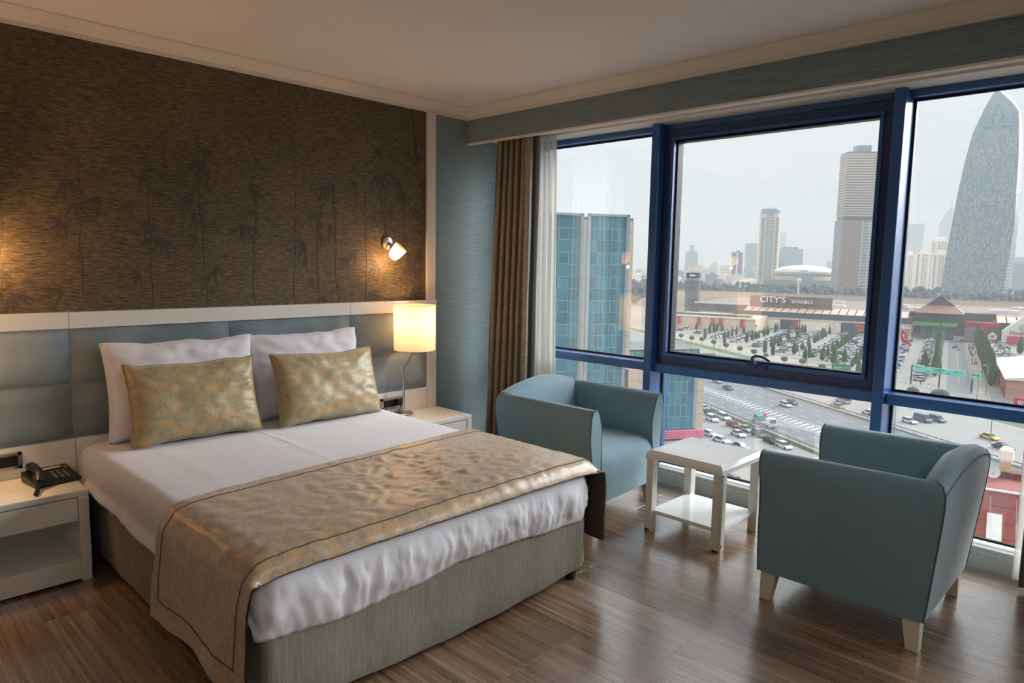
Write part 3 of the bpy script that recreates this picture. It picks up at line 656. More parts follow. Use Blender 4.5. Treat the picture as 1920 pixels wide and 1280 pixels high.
# ================================================================== the city outside
G = -38.5                                                        # street level, forty metres below the camera
UV_ = Vector((.977, .213, 0)); VV = Vector((-.213, .977, 0))       # car park grid: away from the hotel, and across
NV = Vector((.84, -.5426, 0)); HV = Vector((.5426, .84, 0))        # across and along the motorway
def ray(u, v): return _r2*((u-960)/CF)+_u2*((640-v)/CF)+_fw
def gnd(u, v, z=G): r = ray(u, v); return CAMP+r*((z-CZ)/r.z)
def at(u, v, d): return CAMP+ray(u, v)*d
def depth(p): return (Vector(p)-CAMP).dot(_fw)
def onplane(u, v, nrm, c): r = ray(u, v); return CAMP+r*((c-nrm.dot(CAMP))/nrm.dot(r))
def zat(p, v):
    """height of the point straight above or below p that stands at picture row v"""
    d = Vector((p[0], p[1], 0))-CAMP; a, c = d.dot(_u2), d.dot(_fw); k = 640-v
    return (CF*a-k*c)/(k*_fw.z-CF*_u2.z)
def st(s, t, z=0): p = UV_*s+VV*t; return Vector((p.x, p.y, G+z))
def nk(n, k, z=0): p = NV*n+HV*k; return Vector((p.x, p.y, G+z))
def cm(name, hexc, rough=.8, **kw): M[name] = plain('city_'+name, hexc, rough, vs=kw.pop('vs', .4), **kw)
for n_, h_ in (('asphalt', '#696d71'), ('lot', '#8b8986'), ('concrete', '#8d8983'), ('paving', '#9a9388'), ('soil', '#8d8577'), ('line', '#cfcfcc'), ('yellowline', '#a8944c'), ('cream', '#dcc6ae'), ('creamlight', '#f4e9da'),
              ('beige', '#c4b2a0'), ('awning', '#dcbba8'), ('darkroof', '#5b5755'), ('brownroof', '#8f6c5b'), ('flatroof', '#85766d'), ('roofgrey', '#7d8082'), ('white', '#dcdcd8'), ('rail', '#8f8b85'), ('red', '#b4122e'), ('redroof', '#8c4a40'), ('dkred', '#6e2f2b'),
              ('green', '#5e9a4a'), ('dgreen', '#4a5a32'), ('sign', '#6fcdbb'), ('signgreen', '#147a4c'), ('bsign', '#1fae4f'), ('ink', '#22303a'), ('blue', '#2f86d0'), ('teal', '#2f8f86'), ('pink', '#c8385f'), ('banner', '#c0324a'), ('orange', '#c7923c'), ('dish', '#cfd1d1'),
              ('chimney', '#cfae86'), ('brick', '#a8745e'), ('hwall', '#b78f7c'), ('frame', '#8f9aa6'), ('tire', '#16171a'), ('skin', '#a5765b'), ('clothdark', '#25282f'), ('clothblue', '#3d4f6b'), ('clothred', '#7b2d33'), ('clothlight', '#b8b5b0')): cm(n_, h_, .75)
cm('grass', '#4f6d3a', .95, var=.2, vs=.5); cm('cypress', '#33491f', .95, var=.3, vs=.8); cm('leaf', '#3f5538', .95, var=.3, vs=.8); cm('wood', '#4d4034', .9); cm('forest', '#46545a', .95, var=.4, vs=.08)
def glassy(name, hexc, rough=.32, var=.3):
    s = NT('city_'+name); oi = s.new('ObjectInfo'); c = C(hexc); n = s.noise(s.coord('Object', (.25, .25, .25)), 1, 2); f = s.math('ADD', s.math('MULTIPLY', oi.outputs['Random'], .5), s.math('MULTIPLY', n, .5))
    s.link(s.ramp(f, [(.2, tuple(x*(1-var) for x in c[:3])), (.8, tuple(min(1, x*(1+var)) for x in c[:3]))]), s.p.inputs['Base Color']); s.set(rough=rough, spec=.6); M[name] = s.m; s.set(spec=.4)
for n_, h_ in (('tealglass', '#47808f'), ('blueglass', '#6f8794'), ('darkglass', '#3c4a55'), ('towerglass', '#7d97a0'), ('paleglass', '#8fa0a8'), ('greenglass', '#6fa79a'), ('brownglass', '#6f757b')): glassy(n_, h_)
for n_, h_ in (('white', '#d2d4d6'), ('silver', '#a0a4a7'), ('grey', '#5a5f66'), ('black', '#1d2025'), ('blue', '#27406c'), ('red', '#8d1c27'), ('beige', '#b3a58c'), ('yellow', '#e5b112'), ('green', '#3b6b62')): M['car_'+n_] = plain('car_paint_'+n_, h_, .25, spec=.6, var=.02)
M['carglass'] = plain('car_window_glass', '#1b242b', .1, spec=.7)

# haze lying over the city
hz = NT('city_haze'); hz.n.remove(hz.p); vs_ = hz.new('VolumeScatter'); vs_.inputs['Density'].default_value = HAZE = .0003; vs_.inputs['Anisotropy'].default_value = -.35; vs_.inputs['Color'].default_value = (.87, .95, 1.0, 1)
va_ = hz.new('VolumeAbsorption'); va_.inputs['Density'].default_value = HABS = .0001; va_.inputs['Color'].default_value = (0, 0, 0, 1)
ha_ = hz.new('AddShader'); hz.link(vs_.outputs[0], ha_.inputs[0]); hz.link(va_.outputs[0], ha_.inputs[1]); hz.link(ha_.outputs[0], hz.out.inputs['Volume'])
hzo = link('haze', MB().box((3, -2600, G-3), (9000, 8000, 420)).mesh('haze', hz.m)); tag(hzo, 'thin grey-blue haze lying over the city', kind='stuff')

# ---------------------------------------------------------------- ground
def flat(name, pts, mat, z=0, parent=None, kind='structure'):
    o = link(name, MB().add([(p[0], p[1], G+z) for p in pts], [tuple(range(len(pts)))]).mesh(name, mat), parent)
    if kind and not parent: o['kind'] = kind
    return o
ground = flat('ground', [(2, -2500), (9000, -2500), (9000, 8000), (2, 8000)], M['concrete'])
K0, K1 = -160, 420
def strip(name, n0, n1, mat, z, k0=K0, k1=K1): return flat(name, [nk(n0, k0), nk(n1, k0), nk(n1, k1), nk(n0, k1)], mat, z)
strip('pavement', 30, 75, M['paving'], .03, 62, 420); strip('road', 12, 97, M['lot'], .03, K0, 62)
strip('parking_lane_road', 75, 95, M['lot'], .04)
strip('verge_ground', 95, 96.4, M['grass'], .05)
road = strip('road', 97, 130.4, M['asphalt'], .04)
strip('road', 132, 163.5, M['lot'], .04)
strip('pavement', 163.5, 165, M['paving'], .06)
strip('grass_lawn', 165, 171, M['grass'], .08, 60, 420); flat('grass_lawn', [nk(161, -60), nk(200, -60), nk(190, 20), nk(171, 60), nk(165, 60)], M['grass'], .07)
strip('pavement', 171.6, 186, M['paving'], .06, 62, 420)
flat('car_park_ground', [st(272, -60), st(470, -60), st(470, 175), st(449, 175)], M['lot'], .03)
flat('mall_road', [st(262, -12.2), st(462, -12.2), st(462, -5), st(262, -5)], M['asphalt'], .06)
flat('footpath', [st(250, -16.8), st(455, -16.8), st(455, -13.2), st(250, -13.2)], M['paving'], .07)
flat('junction_road', [st(205, 10), st(262, 24), st(275, 24), st(275, -20), st(220, -20)], M['lot'], .05)
mb = MB()
for k in range(62): a = nk(108.7, 104+k*2.25, .06); b = nk(112.3, 105.6+k*2.25, .06); w = HV*.36; mb.add([a-w, a+w, b+w, b-w], [(0, 1, 2, 3)])
for n in (101, 104.6, 116.5, 121, 125.5):
    for k in range(40): a = nk(n, -20+k*7, .06); mb.add([a-NV*.08, a+NV*.08, a+NV*.08+HV*3, a-NV*.08+HV*3], [(0, 1, 2, 3)])
for n in (97.6, 107.6, 113.4, 130): a = nk(n, -60, .06); b = nk(n, 250, .06); mb.add([a-NV*.09, a+NV*.09, b+NV*.09, b-NV*.09], [(0, 1, 2, 3)])
tag(link('road_markings', mb.mesh('road_markings', M['line']), road), kind='stuff')
mb = MB()
for j in range(14):
    for q in (0, 1): p = st(276+q*2.2+j*.25, 5.5-j*1.3, .08); mb.add([p-UV_*.5-VV*.25, p+UV_*.5-VV*.25, p+UV_*.5+VV*.25, p-UV_*.5+VV*.25], [(0, 1, 2, 3)])
a, b = st(285, -8.6, .09), st(455, -8.6, .09); mb.add([a-VV*.15, a+VV*.15, b+VV*.15, b-VV*.15], [(0, 1, 2, 3)])
tag(link('yellow_markings', mb.mesh('yellow_markings', M['yellowline']), road), kind='stuff')
mb = MB()
for t in range(20, 140, 15):
    for s in range(int(276+t), 462, 3): a = st(s, t-2.6, .05); mb.add([a-UV_*.06, a+UV_*.06, a+UV_*.06+VV*5, a-UV_*.06+VV*5], [(0, 1, 2, 3)])
tag(link('bay_lines', mb.mesh('bay_lines', M['line']), road), kind='stuff')
# guard rails along the motorway
def guard(n, k0, k1, label):
    t = thing('guard_rail', label, 'guard rail', nk(n, (k0+k1)/2)); L = t.location
    A, B = nk(n, k0), nk(n, k1); d = HV
    def bar(z0, z1, w): q = NV*w; return MB().add([A-q+Vector((0, 0, z0)), A+q+Vector((0, 0, z0)), A+q+Vector((0, 0, z1)), A-q+Vector((0, 0, z1)), B-q+Vector((0, 0, z0)), B+q+Vector((0, 0, z0)), B+q+Vector((0, 0, z1)), B-q+Vector((0, 0, z1))], [(0, 1, 2, 3), (7, 6, 5, 4), (0, 4, 5, 1), (1, 5, 6, 2), (2, 6, 7, 3), (3, 7, 4, 0)])
    part('kerb_wall', bar(0, .45, .5), M['concrete'], t); part('rail', bar(.85, 1.1, .07), M['rail'], t)
    me = MB().cb((0, 0, .5), (.14, .14, 1.1)).mesh('post', M['rail'])
    for k in range(int((k1-k0)/4)): o = link('post', me, t, True); o.location = nk(n, k0+2+4*k)-L
guard(131.2, 0, 240, 'grey guard rail between motorway and the road by the green strip')
guard(96.8, -20, 180, 'grey guard rail along the motorway beside the parked cars')

# ---------------------------------------------------------------- cars
def car_shapes(kind):
    L, Wd, H = {'hatch': (4.1, 1.75, 1.48), 'sedan': (4.6, 1.8, 1.42), 'suv': (4.6, 1.88, 1.72), 'van': (5.0, 1.95, 1.98)}[kind]
    l, w = L/2, Wd/2; zb, zs = .28, H*.58
    side = [(-l, zb), (-l*.98, zs*.72), (-l*.93, zs*.97), (-l*.45, zs), (l*.40, zs), (l*.86, zs*.88), (l*.985, zs*.66), (l, zb)]
    body = MB(); body.loft([[(x, -w*.94, z) for x, z in side], [(x, -w, z*.9+.05) for x, z in side], [(x, w, z*.9+.05) for x, z in side], [(x, w*.94, z) for x, z in side]], cap0=True, cap1=True)
    r0, r1 = {'hatch': (-.92, .45), 'sedan': (-.72, .42), 'suv': (-.95, .48), 'van': (-.97, .62)}[kind]; t0, t1 = {'hatch': (-.74, .12), 'sedan': (-.42, .12), 'suv': (-.84, .2), 'van': (-.93, .36)}[kind]
    gl = MB(); gl.add([(r0*l, -w*.9, zs-.03), (r1*l, -w*.9, zs-.03), (r1*l, w*.9, zs-.03), (r0*l, w*.9, zs-.03), (t0*l, -w*.74, H-.07), (t1*l, -w*.74, H-.07), (t1*l, w*.74, H-.07), (t0*l, w*.74, H-.07)], [(0, 1, 5, 4), (1, 2, 6, 5), (2, 3, 7, 6), (3, 0, 4, 7)])
    rf = MB(); rf.add([(t0*l, -w*.74, H-.07), (t1*l, -w*.74, H-.07), (t1*l, w*.74, H-.07), (t0*l, w*.74, H-.07), (t0*l*.9, -w*.6, H), (t1*l*.7, -w*.6, H), (t1*l*.7, w*.6, H), (t0*l*.9, w*.6, H)], [(0, 1, 5, 4), (1, 2, 6, 5), (2, 3, 7, 6), (3, 0, 4, 7), (4, 5, 6, 7)])
    wh = MB(); wh.lathe([(.2, -.11), (.31, -.1), (.32, 0), (.31, .1), (.2, .11)], seg=12, cap0=True, cap1=True, M=Matrix.Rotation(PI/2, 4, 'X'))
    return body, gl, rf, wh, [(-l*.62, -w*.9, .32), (l*.64, -w*.9, .32), (-l*.62, w*.9, .32), (l*.64, w*.9, .32)]
CARS = {}
def near_car(kind, color, p, ang, label, cat='car', group=None):
    t = thing(kind if cat != 'car' else 'car', label, cat, p, ang, group); key = (kind, color)
    if key not in CARS:
        b, g, r, w, wp = car_shapes(kind); lt = MB(); l = max(x for x, _, _ in b.v)
        lt2 = MB()
        CARS[key] = (b.mesh('body', M['car_'+color], smooth=40, bevel=.05, bseg=1), g.mesh('windows', M['carglass']), r.mesh('roof', M['car_'+color]), w.mesh('wheel', M['tire'], smooth=40), wp)
    b, g, r, w, wp = CARS[key]
    link('body', b, t, True); link('windows', g, t, True); link('roof', r, t, True)
    for q in wp: o = link('wheel', w, t, True); o.location = q
    return t
HA = math.atan2(HV.y, HV.x)
for u, v, kind, color, da, label in (
    (1335, 789, 'suv', 'white', PI, 'white car in the roadside row left of the red car'), (1357, 786, 'suv', 'white', PI, 'white car half hidden behind the one left of the red car'), (1375, 800, 'sedan', 'red', PI, 'dark red car parked beside the motorway guard rail'),
    (1331, 777, 'hatch', 'green', PI, 'grey-green car parked close to the glass building corner'), (1320, 768, 'sedan', 'white', PI, 'white car at the far end of the roadside row by the glass building'), (1399, 808, 'sedan', 'silver', PI, 'silver car between the red car and the dark off-roader'),
    (1384, 817, 'sedan', 'white', PI, 'white saloon driving down the lane past the dark off-roader'), (1423, 818, 'suv', 'grey', PI, 'dark grey off-roader parked in the roadside row'), (1445, 830, 'sedan', 'black', PI, 'black car behind the dark grey off-roader'), (1470, 840, 'hatch', 'white', PI, 'white car parked behind the black car by the hedge'),
    (1330, 817, 'sedan', 'white', PI+.3, 'white car next to the pink dotted canopy'), (1352, 829, 'sedan', 'white', PI+.3, 'white car showing just above the side table'), (1388, 841, 'sedan', 'silver', PI+.3, 'silver car with its roof just above the side table'),
    (1345, 717, 'sedan', 'silver', PI, 'silver car on the motorway just under the blue transom'), (1365, 730, 'sedan', 'grey', PI, 'dark grey car alone in the motorway middle lane'), (1473, 762, 'hatch', 'white', PI, 'white hatchback on the motorway beside a dark car'), (1484, 757, 'sedan', 'grey', PI, 'dark car passing the white hatchback on the motorway'),
    (1570, 764, 'sedan', 'beige', 0, 'beige saloon on the road beyond the upper guard rail'), (1581, 755, 'van', 'silver', 0, 'silver pickup ahead of the beige saloon'), (1629, 777, 'hatch', 'white', 0, 'white car beside the second blue mullion'),
    (1705, 793, 'hatch', 'white', PI, 'white hatchback on the road in front of the dark van'), (1730, 790, 'van', 'grey', PI, 'dark grey van behind the white hatchback'), (1757, 790, 'suv', 'grey', PI, 'dark grey car last in line behind the van'),
    (1855, 823, 'sedan', 'yellow', PI, 'yellow taxi on the road beside the lawn'), (1880, 842, 'sedan', 'black', PI, 'black saloon following near the yellow taxi'),
    (1797, 656, 'sedan', 'silver', 0, 'silver car coming down the tree-lined mall road'), (1792, 652, 'sedan', 'red', 0, 'dark red car on the tree-lined mall road')):
    ang = HA+da if v > 700 else math.atan2(UV_.y, UV_.x)
    near_car(kind, color, gnd(u, v)+Vector((0, 0, .05)), ang+R.uniform(-.03, .03), label, 'car', 'vehicles on the roads')
# tow truck on the lower carriageway
tp = gnd(1432, 798)+Vector((0, 0, .05)); tr = thing('tow_truck', 'white flatbed truck with a red crane on the motorway', 'truck', tp, HA+PI)
m = MB(); m.loft([[(2.2, -1.05, .5), (3.9, -1.05, .5), (4.0, -1.05, 1.3), (3.6, -1.0, 2.5), (2.2, -1.0, 2.6)], [(2.2, 1.05, .5), (3.9, 1.05, .5), (4.0, 1.05, 1.3), (3.6, 1.0, 2.5), (2.2, 1.0, 2.6)]], cap0=True, cap1=True)
part('cab', m, M['car_white'], tr, local=True, bevel=.06); part('windscreen', MB().add([(3.98, -.9, 1.4), (3.98, .9, 1.4), (3.66, .88, 2.35), (3.66, -.88, 2.35)], [(0, 1, 2, 3)]), M['carglass'], tr, local=True)
part('flatbed', MB().box((-4, -1.1, .8), (2.0, 1.1, 1.0)), M['rail'], tr, local=True); part('crane', MB().box((1.2, -.3, 1.0), (1.8, .3, 2.4)).tube([(1.5, 0, 2.3), (.2, 0, 3.3), (-.6, 0, 2.2)], .14, seg=6), M['red'], tr, local=True)
part('load', MB().box((-3.2, -.9, 1.0), (-.8, .9, 2.3)), M['teal'], tr, local=True, bevel=.05)
me = car_shapes('suv')[3].mesh('wheel', M['tire'])
for x in (-3, 2.9):
    for y in (-1, 1): o = link('wheel', me, tr, True); o.location = (x, y, .42); o.scale = (1.3,)*3
# the car park: a car at a time
far = {}
for kind in ('hatch', 'sedan', 'suv'):
    for color in ('white', 'silver', 'grey', 'black', 'blue', 'red'):
        b, g, r, w, wp = car_shapes(kind); a = MB(); a.add(b.v, b.f, 0); a.add(g.v, g.f, 1); a.add(r.v, r.f, 0)
        for q in wp: a.cb(q, (.62, .2, .6), 2)
        far[kind, color] = a.mesh('parked_car', [M['car_'+color], M['carglass'], M['tire']])
RW = {t: ('first', 'second', 'third', 'fourth', 'fifth', 'sixth', 'seventh', 'eighth', 'ninth', 'tenth', 'eleventh', 'twelfth', 'thirteenth', 'fourteenth')[i] for i, t in enumerate((3.5, 13.5, 22, 33, 38, 47.5, 62, 66.8, 77, 91, 95.8, 106, 121, 136))}; RW.update({-24: 'first', -29.5: 'second', -41: 'third', -46.5: 'fourth'})
UA = math.atan2(UV_.y, UV_.x); mass = MB(); n_ind = 0; spots = []
for t in (13.5, 22, 33, 47.5, 62, 77, 91, 106, 121, 136, 3.5, -24, -29.5, -41, -46.5):
    s0 = max(284, 277+t) if t > 0 else 330
    s = s0
    while s < (457 if t < 92 else 431):
        if R.random() < (.95 if t < 100 else .85): spots.append((s+R.uniform(-.2, .2), t+R.uniform(-.3, .3), t))
        s += 2.75
for t in (38, 66.8, 95.8):
    s = 282+t
    while s < (452 if t < 90 else 428):
        if R.random() < .45: spots.append((s, t, t))
        s += 2.75
CLEAR = [(gnd(u, v), r) for u, v, r in ((1866, 690, 5), (1888, 684, 6), (1434, 662, 3.2), (1449, 667, 3.2), (1509, 681, 3.2), (1517, 671, 3.2), (1563, 683, 3.6), (1583, 681, 3.4), (1609, 704, 3.2), (1733, 690, 3.6), (1912, 664, 3.8))]
spots = [p for p in spots if all((st(p[0], p[1])-q).length > r for q, r in CLEAR)]
spots.sort(key=lambda p: depth(st(*p[:2])))
CL = ['white']*11+['silver']*6+['grey']*4+['black']*2+['blue', 'red']
for s, t, rw in spots:
    k, c = R.choice(('hatch', 'sedan', 'suv')), R.choice(CL); p = st(s, t, .05); a = UA+PI/2+(PI if R.random() < .4 else 0)+R.uniform(-.04, .04)
    if n_ind < 262:
        o = link('parked_car', far[k, c]); o.location = p; o.rotation_euler = (0, 0, a); n_ind += 1
        side = 'left of' if t > 0 else 'right of'
        tag(o, f'{c if c != "grey" else "dark grey"} {"off-roader" if k == "suv" else "hatchback" if k == "hatch" else "saloon"} parked in the {RW[rw]} car row {side} the entrance road', 'car', f'{c} {k} cars in the {RW[rw]} row {side} the entrance road')
    else:
        me = far[k, c]; X = Matrix.Translation(p) @ Matrix.Rotation(a, 4, 'Z'); base = len(mass.v)
        mass.v += [tuple(X @ v.co) for v in me.vertices]
        for f in me.polygons: mass.f.append([base+i for i in f.vertices]); mass.m.append([0, 1, 2][f.material_index] if c in ('white', 'silver') else ([3, 1, 2][f.material_index]))
if mass.v: tag(link('distant_parked_cars', mass.mesh('distant_parked_cars', [M['car_white'], M['carglass'], M['tire'], M['car_grey']], recalc=False)), 'many small cars parked in the farthest rows before the mall', 'cars', kind='stuff')

# ---------------------------------------------------------------- trees
def cyp_mesh(seed):
    m = MB(); rings = []; seg = 9
    for i, (z, r) in enumerate(((.04, .35), (.12, .82), (.25, 1), (.42, .95), (.58, .78), (.74, .52), (.88, .26), (.96, .1), (1, .01))):
        rings.append([((r*(1+.28*nz(k*1.7+seed, i*1.9, seed)))*math.cos(2*PI*k/seg), (r*(1+.28*nz(k*1.7+seed, i*1.9, seed)))*math.sin(2*PI*k/seg), z+.03*nz(k+seed, i, 5)) for k in range(seg)])
    m.loft(rings, cap0=True); m.lathe([(.16, 0), (.14, .08)], 1, seg=6); return m.mesh('cypress_tree', [M['cypress'], M['wood']], smooth=30)
CYP = [cyp_mesh(i*3.1) for i in range(4)]
def cypress(p, h, r, label, group):
    o = link('cypress_tree', R.choice(CYP)); o.location = p; o.scale = (r, r, h); o.rotation_euler = (0, 0, R.uniform(0, 6)); return tag(o, label, 'tree', group)
for s in range(300, 452, 6): cypress(st(s, -1.2+R.uniform(-.4, .4)), R.uniform(9, 11), 1.5, 'tall dark cypress in the row on the left of the entrance road', 'cypresses left of the entrance road')
for s in range(288, 452, 5): cypress(st(s, -18.2+R.uniform(-.2, .2)), R.uniform(10, 12.5), 1.7, 'tall dark cypress in the row along the footpath', 'cypresses along the footpath')
ORD = ('first', 'second', 'third', 'fourth', 'fifth', 'sixth', 'seventh', 'eighth', 'ninth', 'tenth', 'eleventh', 'twelfth', 'thirteenth'); TR_ = (27.5, 41.5, 55.5, 70, 85, 99, 114, 129)
for t in (27.5, 41.5, 55.5, 70, 85, 99, 114, 129):
    s = 279+t
    while s < (455 if t < 93 else 430):
        if R.random() < .8: cypress(st(s, t+R.uniform(-.5, .5)), R.uniform(4.2, 6.8), R.uniform(.8, 1.15), f'small cypress in the {ORD[TR_.index(t)]} tree row of the car park, counted from the entrance road', f'cypresses in the {ORD[TR_.index(t)]} tree row')
        s += R.uniform(6.5, 10.5)
for u, v, h, r, lab in ((1434, 662, 7.2, 1.0, 'cypress at the car park fence right of the window handle'), (1449, 667, 6.5, 1.0, 'cypress at the fence beside a teal shrub'), (1509, 681, 7.6, 1.0, 'cypress at the fence behind a round clipped tree'), (1517, 671, 7.5, 1.0, 'cypress just inside the fence near the grey lamp'),
                        (1563, 683, 8.2, 1.5, 'broad cypress above the green billboard'), (1583, 681, 7, 1.2, 'cypress right of the one above the green billboard'), (1609, 704, 7, 1.1, 'cypress standing right of the green billboard'), (1358, 646, 6.6, .9, 'cypress at the fence beside the lawn strip'), (1322, 636, 6, .9, 'cypress at the fence near the green-windowed house'), (1733, 690, 8, 1.5, 'cypress behind the left end of the turquoise board'),
                        (1912, 664, 9, 1.6, 'lone cypress in front of the white gabled shop')): cypress(gnd(u, v), h, r, lab, None)
def round_tree(p, h, r, label, group=None):
    t = thing('round_tree', label, 'tree', p, 0, group)
    for_me = RT_M[R.randrange(3)]
    o = link('crown', for_me, t, True); o.location = (0, 0, h-r*.75); o.scale = (r, r, r*.75)
    o = link('trunk', RT_T, t, True); o.scale = (1, 1, h-r); return t
def blob(seed, rr=1, mat='leaf', sub=2):
    bm = bmesh.new(); bmesh.ops.create_icosphere(bm, subdivisions=sub, radius=1)
    for v in bm.verts: v.co *= 1+.25*nz(v.co.x*2.2+seed, v.co.y*2.2, v.co.z*2.2)
    me = bpy.data.meshes.new('crown'); bm.to_mesh(me); bm.free(); me.materials.append(M[mat]); return me
RT_M = [blob(i*5.3) for i in range(3)]; RT_T = MB().lathe([(.13, 0), (.09, 1)], seg=6).mesh('trunk', M['wood'])
for i, (u, v) in enumerate(((1277, 637), (1297, 642), (1316, 644), (1338, 650), (1361, 656), (1387, 663), (1413, 669), (1470, 684), (1504, 688), (1541, 699))):
    round_tree(gnd(u, v), 3.6, 1.45, 'small round clipped street tree on the pavement beyond the lawn strip', 'clipped street trees')
for u, v, r, lab in ((1711, 738, 1.9, 'blue-green round shrub by the junction nearer the mullion'), (1762, 748, 2.6, 'large blue-green shrub in the middle of the junction'), (1436, 668, 1.2, 'teal shrub beside the window handle'), (1256, 622, 1.6, 'round bush at the left edge of the opening sash')):
    t = thing('shrub', lab, 'shrub', gnd(u, v)); o = link('crown', RT_M[R.randrange(3)], t, True); o.location = (0, 0, r*.55); o.scale = (r, r, r*.7)
# hedge along the parked cars
for k in range(34, 112, 9): o = link('hedge_bush', RT_M[k % 3]); o.location = nk(95.2, k, .4); o.scale = (.75, 2.2, .8); o.rotation_euler = (0, 0, HA-PI/2); tag(o, 'light green hedge bush between parked cars and motorway', 'bush', 'hedge bushes by the motorway')
# woodland belt behind the mall
wb = MB(); src = [blob(i*7.7, sub=1) for i in range(3)]; Rw = random.Random(3)
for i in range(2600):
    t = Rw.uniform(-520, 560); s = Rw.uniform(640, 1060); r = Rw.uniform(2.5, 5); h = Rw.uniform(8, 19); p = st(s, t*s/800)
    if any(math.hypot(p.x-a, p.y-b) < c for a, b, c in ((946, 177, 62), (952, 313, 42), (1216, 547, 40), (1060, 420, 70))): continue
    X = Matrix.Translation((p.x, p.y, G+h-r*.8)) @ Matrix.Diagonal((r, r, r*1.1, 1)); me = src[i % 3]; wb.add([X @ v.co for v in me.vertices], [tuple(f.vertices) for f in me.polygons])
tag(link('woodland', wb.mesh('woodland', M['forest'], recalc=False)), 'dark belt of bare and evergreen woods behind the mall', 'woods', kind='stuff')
flat('woodland_ground', [st(620, -700), st(1250, -900), st(1250, 900), st(620, 700)], M['soil'], .04)
# ---------------------------------------------------------------- buildings
def place(ul, ur, D, rot=0, ratio=.8, v=500):
    """a box seen between two picture columns at depth D: returns centre, yaw, width, depth"""
    c = at((ul+ur)/2, v, D); vis = (ur-ul)/CF*D; hd = Vector((c.x-CX, c.y-CY, 0)).normalized(); yaw = math.atan2(hd.y, hd.x)-PI/2
    w = vis/(math.cos(rot)+ratio*abs(math.sin(rot))); return Vector((c.x, c.y, G)), yaw+rot, w, w*ratio
def building(name, label, ul, ur, vt, D, rot=0, ratio=.8, cat='building', group=None):
    c, yaw, w, d = place(ul, ur, D, rot, ratio); h = zat(c, vt)-G
    t = thing(name, label, cat, c, yaw, group); return t, w/2, d/2, h
def windows(mb, w, d, z0, z1, nx, nz, faces='fr', fw=.6, fh=.55, out=.12, ny=None):
    """window boxes standing just proud of the walls of a box building; f front, r right, l left"""
    ny = ny or max(2, int(nx*d/w)); dz = (z1-z0)/nz
    for f in faces:
        n, L = (nx, w) if f == 'f' else (ny, d); dx = 2*L/n
        for i in range(n):
            for j in range(nz):
                x = -L+dx*(i+.5); z = z0+dz*(j+.5); a, b = dx*fw/2, dz*fh/2
                if f == 'f': mb.box((x-a, -d-out, z-b), (x+a, -d+.05, z+b))
                elif f == 'r': mb.box((w-.05, x-a, z-b), (w+out, x+a, z+b))
                else: mb.box((-w-out, x-a, z-b), (-w+.05, x+a, z+b))
    return mb
def stuffpart(name, mb, mat, t, **kw):
    o = part(name, mb, mat, t, local=True, recalc=False, **kw); o['kind'] = 'stuff'; return o

# glass office block close by on the left, its facade square to the motorway
FN, FC = HV, .5426*140.7+.84*74.7
ofs = lambda u, v: onplane(u, v, FN, FC).dot(NV)
o0 = ofs(1183, 500); ob = thing('glass_office_block', 'teal glass office block with beige piers seen beside the curtain', 'building', HV*FC+NV*o0+Vector((0, 0, G)), math.atan2(NV.y, NV.x))
base_p = HV*FC+NV*o0; HT = zat(base_p, 404)-G; e = lambda u, v=410: ofs(u, v)-o0
zrow = (zat(base_p, 411)-zat(base_p, 433.3))
def cladding(x0, x1, z0, z1, name='cladding_panel'):
    n = max(1, round((z1-z0)/zrow)); dz = (z1-z0)/n; me = MB().box((0, -.35, .03), (x1-x0, 0, dz-.03)).mesh(name, M['beige'])
    for i in range(n): o = link(name, me, ob, True); o.location = (x0, 0, z0+i*dz)
xl = e(1043)-9; part('core', MB().box((xl, 0, 0), (e(1188), 18, HT-.6)), M['roofgrey'], ob, local=True)
def curtain_wall(x0, x1, z0, z1, nc, openers, fr=True):
    dx = (x1-x0)/nc; nr = int(round((z1-z0)/zrow)); dz = (z1-z0)/nr
    pm_ = MB().box((.05, -.12, .05), (dx-.05, 0, dz-.05)).mesh('glass_pane', M['tealglass']); fm = MB()
    for lo, hi in (((.0, -.2, .0), (dx, -.1, .16)), ((.0, -.2, dz-.16), (dx, -.1, dz)), ((0, -.2, 0), (.16, -.1, dz)), ((dx-.16, -.2, 0), (dx, -.1, dz))): fm.box(lo, hi)
    fm = fm.mesh('opening_light', M['frame'])
    for i in range(nc):
        for j in range(nr):
            o = link('glass_pane', pm_, ob, True); o.location = (x0+i*dx, 0, z1-(j+1)*dz)
            if i in openers and j % 2 == 1: f = link('opening_light', fm, o, True)
    mm = MB()
    for i in range(nc+1): mm.box((x0+i*dx-.05, -.16, z0), (x0+i*dx+.05, 0, z1))
    for j in range(nr+1): mm.box((x0, -.16, z0+j*dz-.05), (x1, 0, z0+j*dz+.05))
    o = part('mullion_grid', mm, M['frame'], ob, local=True, recalc=False); o['kind'] = 'stuff'
    if fr: part('side_frame', MB().box((x0-.7, -.6, z0), (x0, 0, z1+.5)), M['paleglass'], ob, local=True); part('side_frame', MB().box((x1, -.6, z0), (x1+.7, 0, z1+.5)), M['paleglass'], ob, local=True); part('head_frame', MB().box((x0-.7, -.6, z1), (x1+.7, 0, z1+.5)), M['paleglass'], ob, local=True)
HW = zat(HV*FC+NV*ofs(1280, 690), 690)-G
curtain_wall(e(1107), e(1174), HW-8, HT-.4, 5, (1, 3)); curtain_wall(xl, e(1088), HW-8, HT-.4, 6, (1, 4))
cladding(e(1091), e(1101), 0, HT-1.2); cladding(e(1179), e(1188), HW, HT-1.2)
xw0, xw1 = e(1183)+.6, ofs(1316, 790)-o0
part('wing_core', MB().box((xw0-2, .0, 0), (xw1, 14, HW)), M['roofgrey'], ob, local=True)
pz = zat(HV*FC+NV*ofs(1316, 790), 801)-G; pz0 = zat(HV*FC+NV*ofs(1316, 790), 818)-G
